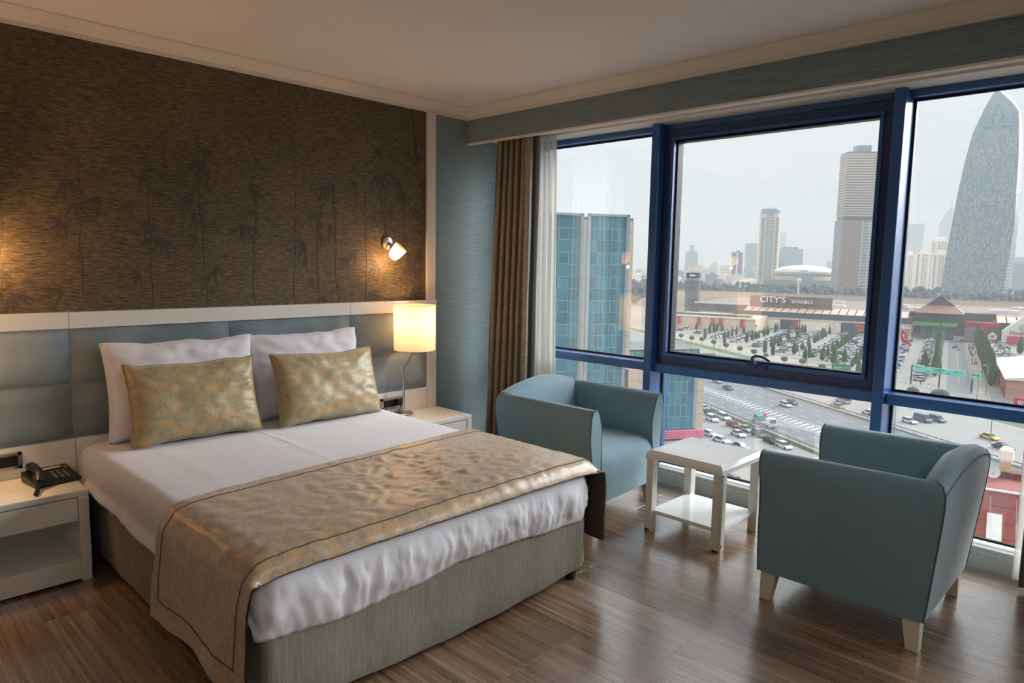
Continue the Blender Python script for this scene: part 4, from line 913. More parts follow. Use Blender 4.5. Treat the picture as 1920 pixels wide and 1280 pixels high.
xa, xb = ofs(1241, 760)-o0, ofs(1298, 760)-o0
curtain_wall(xa, xb, pz, HW-.2, 5, (0, 3)); cladding(xb+.75, xw1, pz0, HW); cladding(xw0, xa-.75, pz0, HW)
curtain_wall(e(1107), e(1163), 0, HW-8.2, 5, (1, 3), False)
s = NT('pink_dotted_canopy'); v = s.coord('Object', (1, 1, 1)); a = s.new('SeparateXYZ'); s.link(v, a.inputs[0])
fx = s.math('SUBTRACT', s.math('FRACT', s.math('MULTIPLY', a.outputs[0], 2.4)), .5); fz = s.math('SUBTRACT', s.math('FRACT', s.math('MULTIPLY', a.outputs[2], 2.4)), .5)
dd = s.math('ADD', s.math('MULTIPLY', fx, fx), s.math('MULTIPLY', fz, fz)); s.link(s.mix(s.math('LESS_THAN', dd, .05), C('#d23a66'), C('#efe2e4')), s.p.inputs['Base Color']); M['dots'] = s.m
part('dotted_canopy', MB().box((xa-3, -1.1, pz0), (xw1+.1, -.4, pz-.3)), M['dots'], ob, local=True)

# low house with green windows and a metal roof
hp_ = gnd(1311, 669); t = thing('low_house', 'low house with green windows and a pale metal roof beyond the glass office', 'building', hp_, math.atan2(NV.y, NV.x)); zt_ = zat(hp_, 654)-G; wdt = 34
part('walls', MB().box((-wdt, 0, 0), (0, 16, zt_)), M['darkglass'], t, local=True)
me = MB().box((.2, -.15, 0), (3.0, .05, zt_*.55)).mesh('window', M['greenglass'])
for i in range(10): o = link('window', me, t, True); o.location = (-wdt+3.3*i+.3, 0, zt_*.25)
m = MB(); m.add([(-wdt-.6, -.6, zt_), (.6, -.6, zt_), (.6, 16.6, zt_), (-wdt-.6, 16.6, zt_), (-wdt+6, 8, zt_+2.6), (-6, 8, zt_+2.6)], [(0, 1, 5, 4), (1, 2, 5), (2, 3, 4, 5), (3, 0, 4)])
rf = part('roof', m, M['roofgrey'], t, local=True); m = MB()
for i in range(16): x = -wdt+6+(wdt-12)*i/15; x0 = -wdt-.4+(wdt+.8)*i/15; m.tube([(x0, -.6, zt_+.05), (x, 8, zt_+2.65)], .1, seg=4)
o = part('roof_seam', m, M['frame'], rf, local=True); o['kind'] = 'stuff'
part('annex_wall', MB().box((0, 2, 0), (9, 4, zt_*.35)), M['roofgrey'], t, local=True)

# the mall
S0 = 470; ml = thing('shopping_mall', 'long cream shopping mall with dark glazing and a pinkish sloping canopy', 'shopping mall', st(S0, 60), math.atan2(-VV.y, -VV.x))
X = lambda t: 60-t                                                 # local x runs to the right, local y away from the hotel
YW = lambda s: s-S0
def mbox(t0, t1, s0, s1, z0, z1): return MB().box((X(t1), YW(s0), z0), (X(t0), YW(s1), z1))
pz_ = st(S0, 60); zm = lambda v, u=1470: zat(st(S0, 60), v)-G
def pm2(name, mb, mat, **k): return part(name, mb, mat, ml, local=True, **k)
pm2('front_wall', mbox(14, 118, 470, 500, 0, 7.2), M['creamlight']); pm2('parapet', mbox(14, 118, 469.4, 470.2, 6.6, 7.3), M['cream'])
pm2('glazed_band', mbox(14, 118, 471.2, 500, 7.2, 10.9), M['darkglass']); pm2('glazed_band', mbox(-62, -26, 474, 500, 0, 11.2), M['darkglass']); pm2('upper_wall', mbox(16, 150, 484, 560, 8.4, 13.6), M['darkroof']); pm2('upper_wall', mbox(-80, -28, 484, 560, 8.4, 13.6), M['darkroof']); pm2('upper_wall', mbox(-28, 16, 500, 560, 0, 13.6), M['darkroof']); pm2('roof', mbox(-80, 150, 500, 600, 13.6, 14.2), M['flatroof']); pm2('roof', mbox(16, 150, 486, 500, 13.6, 14.2), M['flatroof']); pm2('roof', mbox(-80, -28, 486, 500, 13.6, 14.2), M['flatroof']); pm2('roof_edge', mbox(16, 150, 485, 486, 13.4, 14.5), M['white']); pm2('roof_edge', mbox(-80, -28, 485, 486, 13.4, 14.5), M['white'])
me = MB().add([(.3, -3.4, 11.1), (4.5, -3.4, 11.1), (4.5, 9.5, 13.9), (.3, 9.5, 13.9), (.3, -3.4, 10.9), (4.5, -3.4, 10.9), (4.5, 9.5, 13.6), (.3, 9.5, 13.6)], [(0, 1, 2, 3), (7, 6, 5, 4), (0, 4, 5, 1), (1, 5, 6, 2), (2, 6, 7, 3), (3, 7, 4, 0)]).mesh('canopy_panel', M['awning'])
for i in range(37):
    t = 112-i*4.8
    if t-4.8 < 14 and t > -24: continue
    o = link('canopy_panel', me, ml, True); o.location = (X(t), YW(474), 0)
pm2('canopy_frame', mbox(14, 113, 472, 483, 10.9, 11.2), M['darkroof']); pm2('left_wing', mbox(96, 150, 436, 470, 0, 8.2), M['cream']); pm2('left_parapet', mbox(96, 150, 435.4, 436.2, 7.4, 8.5), M['creamlight']); pm2('planted_roof_edge', mbox(100, 150, 438, 446, 8.5, 9.4), M['dgreen'])
for t0, t1, col in ((88, 76, 'darkglass'), (52, 33, 'darkglass'), (27, 21.5, 'hwall'), (20.5, 15, 'hwall')): pm2('shop_front', mbox(t1, t0, 469.2, 470.1, .2, 6.2 if col == 'darkglass' else 4.6), M[col])
for t0, t1, c in ((80, 77, 'banner'), (78, 76.5, 'white'), (44, 39, 'banner'), (38, 34, 'brick')): pm2('poster', mbox(t1, t0, 468.9, 469.2, 1.5, 5.6), M[c])
for t in (144, 131, 122, 117, 104): pm2('banner', mbox(t-1.1, t+1.1, 434.9, 435.3, 2.2, 7.4), M['banner'])
for t, s in ((98, 468.8), (30.5, 468.8), (57, 468.8)):
    pm2('round_emblem', MB().tube([(X(t)+2.0*math.cos(2*PI*k/20), YW(s), 4.0+2.0*math.sin(2*PI*k/20)) for k in range(20)], .34, seg=5, closed=True), M['cream'])
for i, (t0, t1, s, z) in enumerate(((110, 96, 500, 16), (70, 55, 505, 15.2), (20, 8, 500, 16.2), (2, -8, 520, 15.4), (-25, -40, 505, 16.4), (-44, -60, 510, 15.3), (30, 24, 510, 15.6), (85, 80, 512, 15.6))): pm2('roof_unit', mbox(t1, t0, s, s+7, 14.2, z), M['white' if i % 3 else 'roofgrey'])
m = MB(); m.add([(X(38), YW(488), 14.2), (X(14), YW(488), 14.2), (X(14), YW(516), 14.2), (X(38), YW(516), 14.2), (X(30), YW(500), 18.4), (X(22), YW(500), 18.4)], [(0, 1, 5, 4), (1, 2, 5), (2, 3, 4, 5), (3, 0, 4)]); pm2('hipped_roof', m, M['brownroof'])
m = MB()
for i in range(22): m.cb((X(R.uniform(-75, 120)), YW(R.uniform(515, 590)), 14.9), (R.uniform(2, 6), R.uniform(2, 5), 1.6))
o = pm2('roof_clutter', m, M['white']); o['kind'] = 'stuff'
# roof letters
def text(body, size, mat, M_, parent=None, ext=.05, name='letters', sx=1):
    c = bpy.data.curves.new(name, 'FONT'); c.body = body; c.size = size; c.extrude = ext; c.align_x = 'LEFT'; c.materials.append(mat); c.resolution_u = 3
    tmp = bpy.data.objects.new(name, c); COL.objects.link(tmp); dg = bpy.context.evaluated_depsgraph_get(); me = bpy.data.meshes.new_from_object(tmp.evaluated_get(dg)); bpy.data.objects.remove(tmp)
    o = link(name, me, parent, True); o.matrix_local = M_ @ Matrix.Diagonal((sx, 1, 1, 1)); return o
TR = Matrix.Rotation(PI/2, 4, 'X')                                  # upright lettering facing local -y
zl = zat(st(478, 45), 573.5)-G; zl2 = zat(st(478, 45), 561)-G
def tcol(u): return X(0)-(onplane(u, 566, UV_, 478).dot(VV))
cm('signwall', '#79695f'); sg = thing('roof_sign', "large white roof letters reading CITY'S ISTANBUL on the mall", 'sign', st(S0, 60), math.atan2(-VV.y, -VV.x)); hgt = (zl2-zl)/.72
cm('letter', '#f4f4f2'); text("CITY'S", hgt, M['letter'], Matrix.Translation((tcol(1424), YW(478), zl)) @ TR, sg, .25, 'letters', (tcol(1479)-tcol(1424))/(hgt*3.15))
text('ISTANBUL', hgt*.52, M['letter'], Matrix.Translation((tcol(1484), YW(478), zl)) @ TR, sg, .2, 'letters', (tcol(1529)-tcol(1484))/(hgt*.52*4.9))
part('frame', MB().box((tcol(1422), YW(478.4), zl-.8), (tcol(1532), YW(478.9), zl)), M['darkroof'], sg, local=True); part('sign_wall', MB().box((tcol(1405), YW(480), 8.4), (tcol(1560), YW(481), zl+4.3)), M['signwall'], sg, local=True)
# boundary wall behind the mall
bw = thing('boundary_wall', 'long beige panelled wall between the mall and the woods', 'wall', st(612, 0), math.atan2(-VV.y, -VV.x)); me = MB().box((0, 0, 0), (5.9, .6, 17.5)).mesh('wall_panel', M['cream'])
for i in range(72): o = link('wall_panel', me, bw, True); o.location = (-215+i*6, 0, 0)
pm_ = part('parapet_rail', MB().box((-215, -.3, 17.5), (217, .9, 18.0)), M['beige'], bw, local=True)

# entrance pavilion
pv = thing('entrance_pavilion', 'mall entrance pavilion with a steep pinkish roof and green canopy', 'pavilion', st(466, -8), math.atan2(-VV.y, -VV.x)); pc = st(466, -8); zq = lambda v: zat(pc, v)-G
def xq(u): return -8-(onplane(u, 600, UV_, 466).dot(VV))
x0, x1 = xq(1728), xq(1790); ze, zr = zq(588), zq(574)
part('hall', MB().box((x0, 0, 0), (x1, 24, ze)), M['darkglass'], pv, local=True)
xe0, xe1 = xq(1714), xq(1808); g0, g1 = xq(1735), xq(1787); xm = (g0+g1)/2; zp_ = zq(556)
m = MB(); m.add([(xe0, -5, ze), (xe1, -5, ze), (xe1, 26, ze), (xe0, 26, ze), (g0, 6, zr), (g1, 6, zr), (g1, 18, zr), (g0, 18, zr)], [(0, 1, 5, 4), (1, 2, 6, 5), (2, 3, 7, 6), (3, 0, 4, 7), (0, 3, 2, 1)]); part('lower_roof', m, M['brownroof'], pv, local=True)
m = MB(); m.add([(g0, 6.2, zr-.2), (g1, 6.2, zr-.2), (xm, 6.2, zp_), (g0, 18, zr-.2), (g1, 18, zr-.2), (xm, 18, zp_)], [(0, 1, 2), (5, 4, 3), (0, 2, 5, 3), (1, 4, 5, 2)]); part('gable', m, M['darkroof'], pv, local=True)
m = MB(); m.tube([(g0-.6, 5.6, zr-.5), (xm, 5.6, zp_+.3), (g1+.6, 5.6, zr-.5)], .45, seg=5); part('gable_edge', m, M['roofgrey'], pv, local=True)
part('green_canopy', MB().box((xq(1715), -6, zq(612)), (xq(1796), 0, zq(606))), M['green'], pv, local=True)
for i in range(7): part('column', MB().cb((x0+(x1-x0)*i/6, -.4, zq(612)/2), (.6, .6, zq(612))), M['roofgrey'], pv, local=True)
for i in range(6): part('glass_pane', MB().box((x0+(x1-x0)*i/6+.5, -.2, .2), (x0+(x1-x0)*(i+1)/6-.5, 0, zq(613))), M['blueglass'], pv, local=True)
# red shop
rs = thing('red_shop', 'red framed shop with blue glass bands and a green wall right of the entrance', 'shop', st(459, -13), math.atan2(-VV.y, -VV.x)); rc = st(459, -13); zq2 = lambda v: zat(rc, v)-G
def xr(u): return -13-(onplane(u, 620, UV_, 459).dot(VV))
hT = zq2(603); part('body', MB().box((xr(1809), .3, 0), (xr(1874), 9.5, hT-.3)), M['darkroof'], rs, local=True)
part('red_frame', MB().box((xr(1808), -.6, hT-2.2), (xr(1875), .4, hT)).box((xr(1844), -.5, 0), (xr(1851), .4, hT-2)), M['red'], rs, local=True)
for i in range(3): part('glass_band', MB().box((xr(1809), -.1, .6+i*(hT-2.6)/3), (xr(1844), .3, .3+(i+.8)*(hT-2.6)/3)), M['blueglass'], rs, local=True); part('red_bar', MB().box((xr(1809), -.4, .3+(i+.8)*(hT-2.6)/3), (xr(1844), .3, .6+(i+1)*(hT-2.6)/3)), M['pink'], rs, local=True)
part('green_wall', MB().box((xr(1851), -.3, 0), (xr(1874), .3, hT-2.2)), M['dgreen'], rs, local=True)
xm = xr(1861.5); em = MB().add([(xm-1.9, -.5, 2.2), (xm+1.9, -.5, 2.2), (xm+1.9, -.5, 4.6), (xm, -.5, 6.6), (xm-1.9, -.5, 4.6), (xm-1.9, -.3, 2.2), (xm+1.9, -.3, 2.2), (xm+1.9, -.3, 4.6), (xm, -.3, 6.6), (xm-1.9, -.3, 4.6)], [(0, 1, 2, 3, 4), (9, 8, 7, 6, 5)]+[(i, (i+1) % 5, 5+(i+1) % 5, 5+i) for i in range(5)])
part('white_emblem', em, M['white'], rs, local=True); part('emblem_heart', MB().cb((xm, -.55, 3.9), (1.5, .1, 1.5), M=None), M['pink'], rs, local=True)
# white gabled shop
hs = thing('gabled_shop', 'white gabled shop with red House of lettering at the right edge', 'shop', st(459, -30), math.atan2(-VV.y, -VV.x)); hc = st(459, -30); zq3 = lambda v: zat(hc, v)-G
def xh(u): return -30-(onplane(u, 630, UV_, 459).dot(VV))
h0, h1 = xh(1878), xh(1955); hw = zq3(622); hpk = zq3(600)
part('gable_wall', MB().prism([(h0, 0), (h1, 0), (h1, hw), ((h0+h1)/2, hpk+2), (h0, hw)], 0, 9.5, 'y'), M['white'], hs, local=True); part('shop_window', MB().box((h0+2.4, -.2, .3), (h1-3, .1, zq3(629))), M['pink'], hs, local=True)
text('House of Ba', 3.1, M['red'], Matrix.Translation((xh(1892), -.25, zq3(626))) @ TR, hs, .1, 'letters', .9)
part('round_emblem', MB().lathe([(.01, 0), (2.0, 0), (2.0, .2)], seg=20, M=Matrix.Translation((xh(1917), -.05, zq3(614))) @ Matrix.Rotation(PI/2, 4, 'X')), M['clothlight'], hs, local=True)
# white marquee beside the flag
mp = gnd(1692, 622); mq = thing('marquee', 'white peaked marquee behind the flag', 'tent', mp, UA); hq = zat(mp, 607)-G
part('canopy', MB().add([(-3.5, -3.5, hq*.6), (3.5, -3.5, hq*.6), (3.5, 3.5, hq*.6), (-3.5, 3.5, hq*.6), (0, 0, hq*1.15)], [(0, 1, 4), (1, 2, 4), (2, 3, 4), (3, 0, 4), (3, 2, 1, 0)]), M['white'], mq, local=True)
for a in (-3.3, 3.3):
    for b in (-3.3, 3.3): part('pole', MB().cb((a, b, hq*.3), (.15, .15, hq*.6)), M['white'], mq, local=True)
# brick hangar with a white roof
p0 = gnd(1885, 748); hg = thing('brick_hangar', 'pinkish walled hall with a bright white roof by the footpath', 'building', p0, UA); hH = zat(p0, 709)-G; LR = 60; WR = 26
part('walls', MB().box((0, -WR, 0), (LR, 0, hH)), M['hwall'], hg, local=True)
m = MB(); m.add([(-1, .8, hH), (LR, .8, hH), (LR, -WR/2, hH+2.2), (-1, -WR/2, hH+2.2), (-1, -WR-.8, hH), (LR, -WR-.8, hH), (-1, .8, hH-.4), (-1, -WR-.8, hH-.4)], [(0, 3, 2, 1), (3, 4, 5, 2), (0, 6, 7, 4, 3)]); part('roof', m, M['white'], hg, local=True)
for i in range(9): part('wall_rib', MB().box((2+i*4, -.02, 0), (2.3+i*4, .25, hH)), M['brick'], hg, local=True)
part('door', MB().box((-.15, -8, 0), (.1, -5, 3.4)), M['chimney'], hg, local=True)
sgp = gnd(1911, 775); b = thing('red_sign_box', 'crimson sign box with a white mark at the right pane edge', 'sign', sgp, math.atan2(-VV.y, -VV.x)); z0, z1 = zat(sgp, 764)-G, zat(sgp, 746)-G; ww = 20/CF*depth(sgp)/2
part('panel', MB().box((-ww, -.4, z0), (ww, .4, z1)), M['red'], b, local=True); part('support', MB().box((-ww*.8, -.2, 0), (ww*.8, .2, z0)), M['clothlight'], b, local=True)
hm = z1-z0; part('white_mark', MB().tube([(-.35*ww, -.45, z0+hm*.72), (-.3*ww, -.45, z0+hm*.45), (0, -.45, z0+hm*.38), (.3*ww, -.45, z0+hm*.45), (.35*ww, -.45, z0+hm*.72)], .14, seg=5).tube([(0, -.45, z0+hm*.55), (0, -.45, z0+hm*.8)], .14, seg=5), M['white'], b, local=True)
for u, v, w, d, c, lab in ((1866, 690, 3.6, 4, 'blue', 'bright blue awning among the cars near the white hangar roof'), (1888, 684, 6, 4, 'teal', 'teal awning among the cars near the white hangar roof')):
    q = gnd(u, v); t = thing('awning', lab, 'awning', q, UA); part('cloth', MB().add([(-d/2, -w/2, 2.4), (d/2, -w/2, 2.4), (d/2, w/2, 2.4), (-d/2, w/2, 2.4), (0, -w/2+.5, 3.4), (0, w/2-.5, 3.4)], [(0, 4, 5, 3), (1, 2, 5, 4), (0, 1, 4), (2, 3, 5)]), M[c], t, local=True)
    for a in (-1, 1):
        for b2 in (-1, 1): part('pole', MB().cb((a*(d/2-.1), b2*(w/2-.1), 1.2), (.1, .1, 2.4)), M['rail'], t, local=True)

# gantry board across the entrance road
ga, gb = gnd(1707, 720), gnd(1824, 737); gd = (gb-ga).normalized(); gy = math.atan2(gd.y, gd.x); gt = thing('gantry_sign', "turquoise gantry board reading CITY'S over the mall entrance road", 'sign', ga, gy)
def gx(u, v): n = Vector((-gd.y, gd.x, 0)); return (onplane(u, v, n, n.dot(ga))-ga).dot(gd)
def gz(u, v): p = ga+gd*gx(u, v); return zat(p, v)-G
bx0, bx1 = gx(1714, 690), gx(1809, 704); bz0, bz1 = gz(1714, 695), gz(1714, 684.5)
part('board', MB().box((bx0, -.2, bz0), (bx1, .2, bz1)), M['sign'], gt, local=True)
for xx, lab in ((0, 0), (gx(1761, 710), 1), (gx(1822, 720), 2)): part('post', MB().cb((xx, .15, (bz1 if lab != 1 else bz0)/2), (.35, .35, bz1 if lab != 1 else bz0)), M['ink'], gt, local=True)
part('top_bracket', MB().box((0, -.1, bz1-.3), (bx0, .1, bz1)).box((0, -.1, bz0), (bx0, .1, bz0+.3)), M['ink'], gt, local=True)
hb_ = bz1-bz0
for u in (1717, 1790): text("CITY'S", hb_*.42, M['ink'], Matrix.Translation((gx(u, 690), -.22, bz1-hb_*.40)) @ TR, gt, .02, 'letters')
m = MB()
for i, (u0, u1, f) in enumerate(((1750, 1772, .72), (1755, 1766, .52), (1736, 1742, .2), (1777, 1784, .2), (1752, 1768, .22))): m.box((gx(u0, 695), -.24, bz0+hb_*f), (gx(u1, 695), -.2, bz0+hb_*(f+.10)))
o = part('small_print', m, M['ink'], gt, local=True); o['kind'] = 'stuff'
part('side_board', MB().box((gx(1821, 706), -.2, bz0-.2), (gx(1839, 708), .2, bz1-.3)), M['sign'], gt, local=True); m = MB()
for f in (.68, .5): m.box((gx(1823, 706), -.24, bz0+hb_*f), (gx(1837, 708), -.2, bz0+hb_*(f+.09)))
part('side_print', m, M['ink'], gt, local=True)['kind'] = 'stuff'
# green billboard by the car park fence
bp = gnd(1576, 706); bb = thing('billboard', 'dark green billboard with white lines and a round emblem by the fence', 'billboard', bp, math.atan2(HV.y, HV.x)+PI); z0, z1 = zat(bp, 700)-G, zat(bp, 683)-G; q = NV.copy(); ww = (1592-1560)/CF*depth(bp)/2/abs(math.cos(math.radians(12)))
bb.rotation_euler = (0, 0, math.atan2(-VV.y, -VV.x)+.25)
part('panel', MB().box((-ww, -.15, z0), (ww, .15, z1)), M['signgreen'], bb, local=True)
for xx in (-ww*.7, ww*.7): part('post', MB().cb((xx, .2, z0/2), (.2, .2, z0)), M['rail'], bb, local=True)
m = MB()
for k, L in ((.62, .85), (.45, .62), (.3, .5)): m.box((-ww*.78, -.2, z0+(z1-z0)*k), (-ww*.78+ww*L, -.15, z0+(z1-z0)*(k+.07)))
part('white_lines', m, M['white'], bb, local=True)['kind'] = 'stuff'; part('round_emblem', MB().tube([(ww*.5+.75*math.cos(2*PI*k/16), -.2, (z0+z1)/2+.9*math.sin(2*PI*k/16)) for k in range(16)], .28, seg=5, closed=True), M['bsign'], bb, local=True)
# small green row signs and red flag signs in the car park
for u, v, h, c, lab in ((1484, 618, 611, 'bsign', 'green row sign on a pole at the second car row'), (1546, 622, 615, 'bsign', 'green row sign on a pole before the round emblem'), (1609, 626, 619, 'bsign', 'green row sign on a pole near the white arches'), (1417, 622, 609, 'bsign', 'green diamond row sign left of the handle'), (1749, 640, 627, 'bsign', 'green row sign before the entrance pavilion'),
                        (1478, 612, 599, 'banner', 'small red banner sign near the cream facade'), (1590, 614, 602, 'banner', 'small red banner sign above the white arches'), (1711, 632, 611, 'banner', 'red round sign on a pole beside the pavilion'), (1897, 650, 638, 'pink', 'pink sign on a pole before the gabled shop'), (1742, 630, 621, 'orange', 'orange sign before the entrance glass')):
    q = gnd(u, v); t = thing('pole_sign', lab, 'sign', q, math.atan2(-VV.y, -VV.x)); zz = zat(q, h)-G; w = 3.2/CF*depth(q)
    part('plate', MB().cb((0, -.1, zz-w*.6), (w, .12, w*1.5)), M[c], t, local=True); part('pole', MB().tube([(0, 0, 0), (0, 0, zz-w)], .09, seg=6), M['ink'], t, local=True)
# street lamps
for u, v, vt, lab in ((1340, 655, 600, 'thin pale lamp post beside the lawn strip'), (1349, 672, 640, 'short pale lamp post on the road edge by the lawn'), (1503, 697, 655, 'pale lamp post standing in the pavement by the fence'), (1512, 694, 640, 'second pale lamp post beside the pavement'), (1499, 668, 620, 'white lamp post inside the car park'), (1672, 735, 670, 'grey post at the junction by the mullion'), (1848, 742, 685, 'lamp post by the footpath trees'), (1831, 754, 706, 'lamp post at the footpath end'), (1831+25, 830, 770, 'lattice post on the lawn by the taxi'), (1676, 812, 762, 'grey twin-light post behind the armchair')):
    q = gnd(u, v); zz = zat(q, vt)-G; t = thing('lamp_post', lab, 'lamp post', q, HA); part('pole', MB().tube([(0, 0, 0), (0, 0, zz)], [.14, .08], seg=6), M['roofgrey'], t, local=True); part('arm', MB().tube([(0, 0, zz), (0, 1.2, zz+.15)], .06, seg=5), M['roofgrey'], t, local=True); part('lamp_head', MB().cb((0, 1.5, zz+.15), (.3, .8, .15)), M['white'], t, local=True)
# car park fence
fc = thing('car_park_fence', 'thin metal fence between the pavement and the car park', 'fence', nk(187, 150), 0); me = MB().cb((0, 0, .9), (.06, .06, 1.8)).mesh('picket', M['frame'])
m = MB()
for z in (.3, 1.7): m.tube([nk(187, 70, z), nk(187, 280, z)], .05, seg=4)
part('fence_rail', m, M['frame'], fc); ps = MB()
for k in range(70, 280, 1): ps.cb(nk(187, k, .9), (.05, .05, 1.7))
part('picket', ps, M['frame'], fc)['kind'] = 'stuff'
# flag
fp = gnd(1678, 740); fl = thing('flag', 'red flag with a white crescent and star hanging by the mullion', 'flag', fp, math.atan2(_rt.y, _rt.x)); D = depth(fp); px = D/CF; zt_ = zat(fp, 612)-G
part('pole', MB().tube([(0, 0, 0), (0, 0, zt_+1)], [.16, .08], seg=8), M['white'], fl, local=True)
def flag_pt(a, b): return Vector((px*(3+20*a*(.55+.45*b)+2*b), .25*math.sin(a*6+b*2), zt_-px*(2+26*b*(1-.25*a)+16*a)))
part('cloth', gridmesh('cloth', 12, 12, flag_pt, M['red']), None, fl, local=True)
def on_flag(pts): return [flag_pt(a, b)+Vector((0, -.1, 0)) for a, b in pts]
cr1 = [(.38+.2*math.cos(t*PI/9+.5), .48+.22*math.sin(t*PI/9+.5)) for t in range(16)]; cr2 = [(.43+.155*math.cos(t*PI/9+.5), .48+.17*math.sin(t*PI/9+.5)) for t in range(16)]
P = on_flag(cr1)+on_flag(cr2); part('crescent', MB().add(P, [(i, i+1, 17+i, 16+i) for i in range(15)]), M['white'], fl, local=True, recalc=False)
P = on_flag([(.68+(.09 if k % 2 == 0 else .037)*math.cos(k*PI/5), .48+(.1 if k % 2 == 0 else .04)*math.sin(k*PI/5)) for k in range(10)]); part('star', MB().add(P, [tuple(range(10))]), M['white'], fl, local=True, recalc=False)
# people
def person_mesh(top, legs):
    m = MB()
    for s in (-1, 1): m.tube([(s*.1, .12*s, .03), (s*.1, .05*s, .48), (s*.09, 0, .88)], [.06, .075, .1], 1, seg=7); m.tube([(s*.2, 0, 1.4), (s*.25, .05*s, 1.12), (s*.24, .12*s, .85)], [.065, .055, .045], 0, seg=6)
    m.loft([[(rx*math.cos(2*PI*k/10), ry*math.sin(2*PI*k/10), z) for k in range(10)] for rx, ry, z in ((.17, .11, .82), (.18, .12, .95), (.17, .11, 1.15), (.22, .12, 1.38), (.16, .1, 1.46), (.06, .06, 1.52))], 0, cap0=True, cap1=True)
    m.loft([[(r*math.cos(2*PI*k/8), r*math.sin(2*PI*k/8)*1.1, z) for k in range(8)] for r, z in ((.05, 1.5), (.085, 1.57), (.1, 1.65), (.085, 1.74), (.03, 1.78))], 2, cap0=True, cap1=True); return m.mesh('person', [M[top], M[legs], M['skin']], smooth=60)
PM = [person_mesh(a, b) for a, b in (('clothdark', 'clothdark'), ('clothblue', 'clothdark'), ('clothred', 'clothdark'), ('clothlight', 'clothblue'))]
def person(p, k, label, group=None): o = link('person', PM[k]); o.location = p; o.rotation_euler = (0, 0, R.uniform(0, 6.28)); tag(o, label, 'person', group)
nm = ('dark clothing', 'a blue top', 'a dark red top', 'a light top')
for i in range(26):
    k = i % 4; person(st(R.uniform(300, 450), -15+R.uniform(-1.4, 1.4), .08), k, f'person in {nm[k]} walking on the footpath under the cypresses', f'walkers in {nm[k]}')
person(gnd(1726, 721), 0, 'person in dark clothing standing alone at the junction'); person(gnd(1528, 637), 0, 'person in dark clothing walking between the parked cars'); person(gnd(1786, 654), 2, 'person in a dark red top crossing the mall road')
for i in range(8): person(st(456+R.uniform(-1, 1), R.uniform(-13, -3), .08), i % 4, 'small figure at the mall entrance doors', 'people at the entrance')

# ---------------------------------------------------------------- the skyline
def bands(mb, w, d, zs, th, out=.35):
    for z in zs: mb.box((-w-out, -d-out, z), (w+out, d+out, z+th))
    return mb
# tall curved glass tower
D = 800; c = at(1838, 500, D); c.z = G; hd = Vector((c.x-CX, c.y-CY, 0)).normalized(); gt2 = thing('curved_glass_tower', 'tall tapering blue-grey glass tower rising to a point', 'tower', c, math.atan2(hd.y, hd.x)-PI/2); k_ = D/CF
LV = [(570, 1776, 1874, 1883), (540, 1779, 1876, 1886), (480, 1783, 1880, 1890), (420, 1788, 1883, 1890), (360, 1793, 1881, 1889), (300, 1800, 1880, 1887), (250, 1808, 1877, 1883), (215, 1819, 1874, 1879), (195, 1826, 1862, 1870), (180, 1832, 1850, 1856), (169, 1838, 1841, 1844)]
lev = [(zat(c, v)-G, (a-1838)*k_, (b_-1838)*k_, (e_-1838)*k_) for v, a, b_, e_ in LV]; lev[0] = (0,)+lev[0][1:]
def tring(f, off=0):
    for (z0, a0, b0, e0), (z1, a1, b1, e1) in zip(lev, lev[1:]):
        if f <= z1: q = (f-z0)/(z1-z0); a, b_, e_ = a0+(a1-a0)*q, b0+(b1-b0)*q, e0+(e1-e0)*q; break
    dp = 30*max(.06, (e_-a)/(lev[2][3]-lev[2][1])); return [(a-off, -dp*.6, f), ((a+b_)/2, -dp-off, f), (b_, -dp*.65-off, f), (e_+off, dp*.5, f), ((a+e_)/2, dp, f)]
ztop = lev[-1][0]; zs = [ztop*i/62*.9999 for i in range(63)]
glassy('shaded_sideglass', '#46616f'); m = MB(); m.loft([tring(z) for z in zs], cap0=True, cap1=True)  # shade painted in: the sunlit right face gets a darker glass colour
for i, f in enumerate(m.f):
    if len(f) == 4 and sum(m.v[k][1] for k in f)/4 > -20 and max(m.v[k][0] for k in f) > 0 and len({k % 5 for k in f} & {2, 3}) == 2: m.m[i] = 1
part('glass_skin', m, [M['towerglass'], M['shaded_sideglass']], gt2, local=True, smooth=None)
m = MB()
for z in zs[1:-1]: m.tube(tring(z, .15), .28, seg=4, closed=True)
o = stuffpart('floor_line', m, M['frame'], gt2)
m = MB(); Rq = random.Random(4)
for j in range(1, 59):
    A0, A1 = tring(zs[j]+.3), tring(min(zs[j+1], ztop)-.3)
    for side in ((0, 1, 14), (1, 2, 14)):
        for i in range(side[2]):
            if Rq.random() < .55: continue
            f0, f1 = (i+.2)/side[2], (i+.75)/side[2]; L = lambda P, f: Vector(P[side[0]]).lerp(Vector(P[side[1]]), f)+Vector((0, -.25, 0)); m.add([L(A0, f0), L(A0, f1), L(A1, f1), L(A1, f0)], [(0, 1, 2, 3)])
cm('blind', '#a9aea8'); stuffpart('blind_panel', m, M['blind'], gt2)
zg = [zat(c, v)-G for v in (243, 218)]
for a, b_ in ((1824, 1836), (1852, 1866)): r = tring((zg[0]+zg[1])/2); part('vent_opening', MB().box(((a-1838)*k_, r[1][1]*.95-1.5, zg[0]), ((b_-1838)*k_, r[1][1]*.8, zg[1])), M['blueglass'], gt2, local=True)
for i in range(4): part('lobby_pier', MB().cb((-36+22*i, lev[0][1]*.0-31, 5), (3, 3, 10)), M['white'], gt2, local=True)
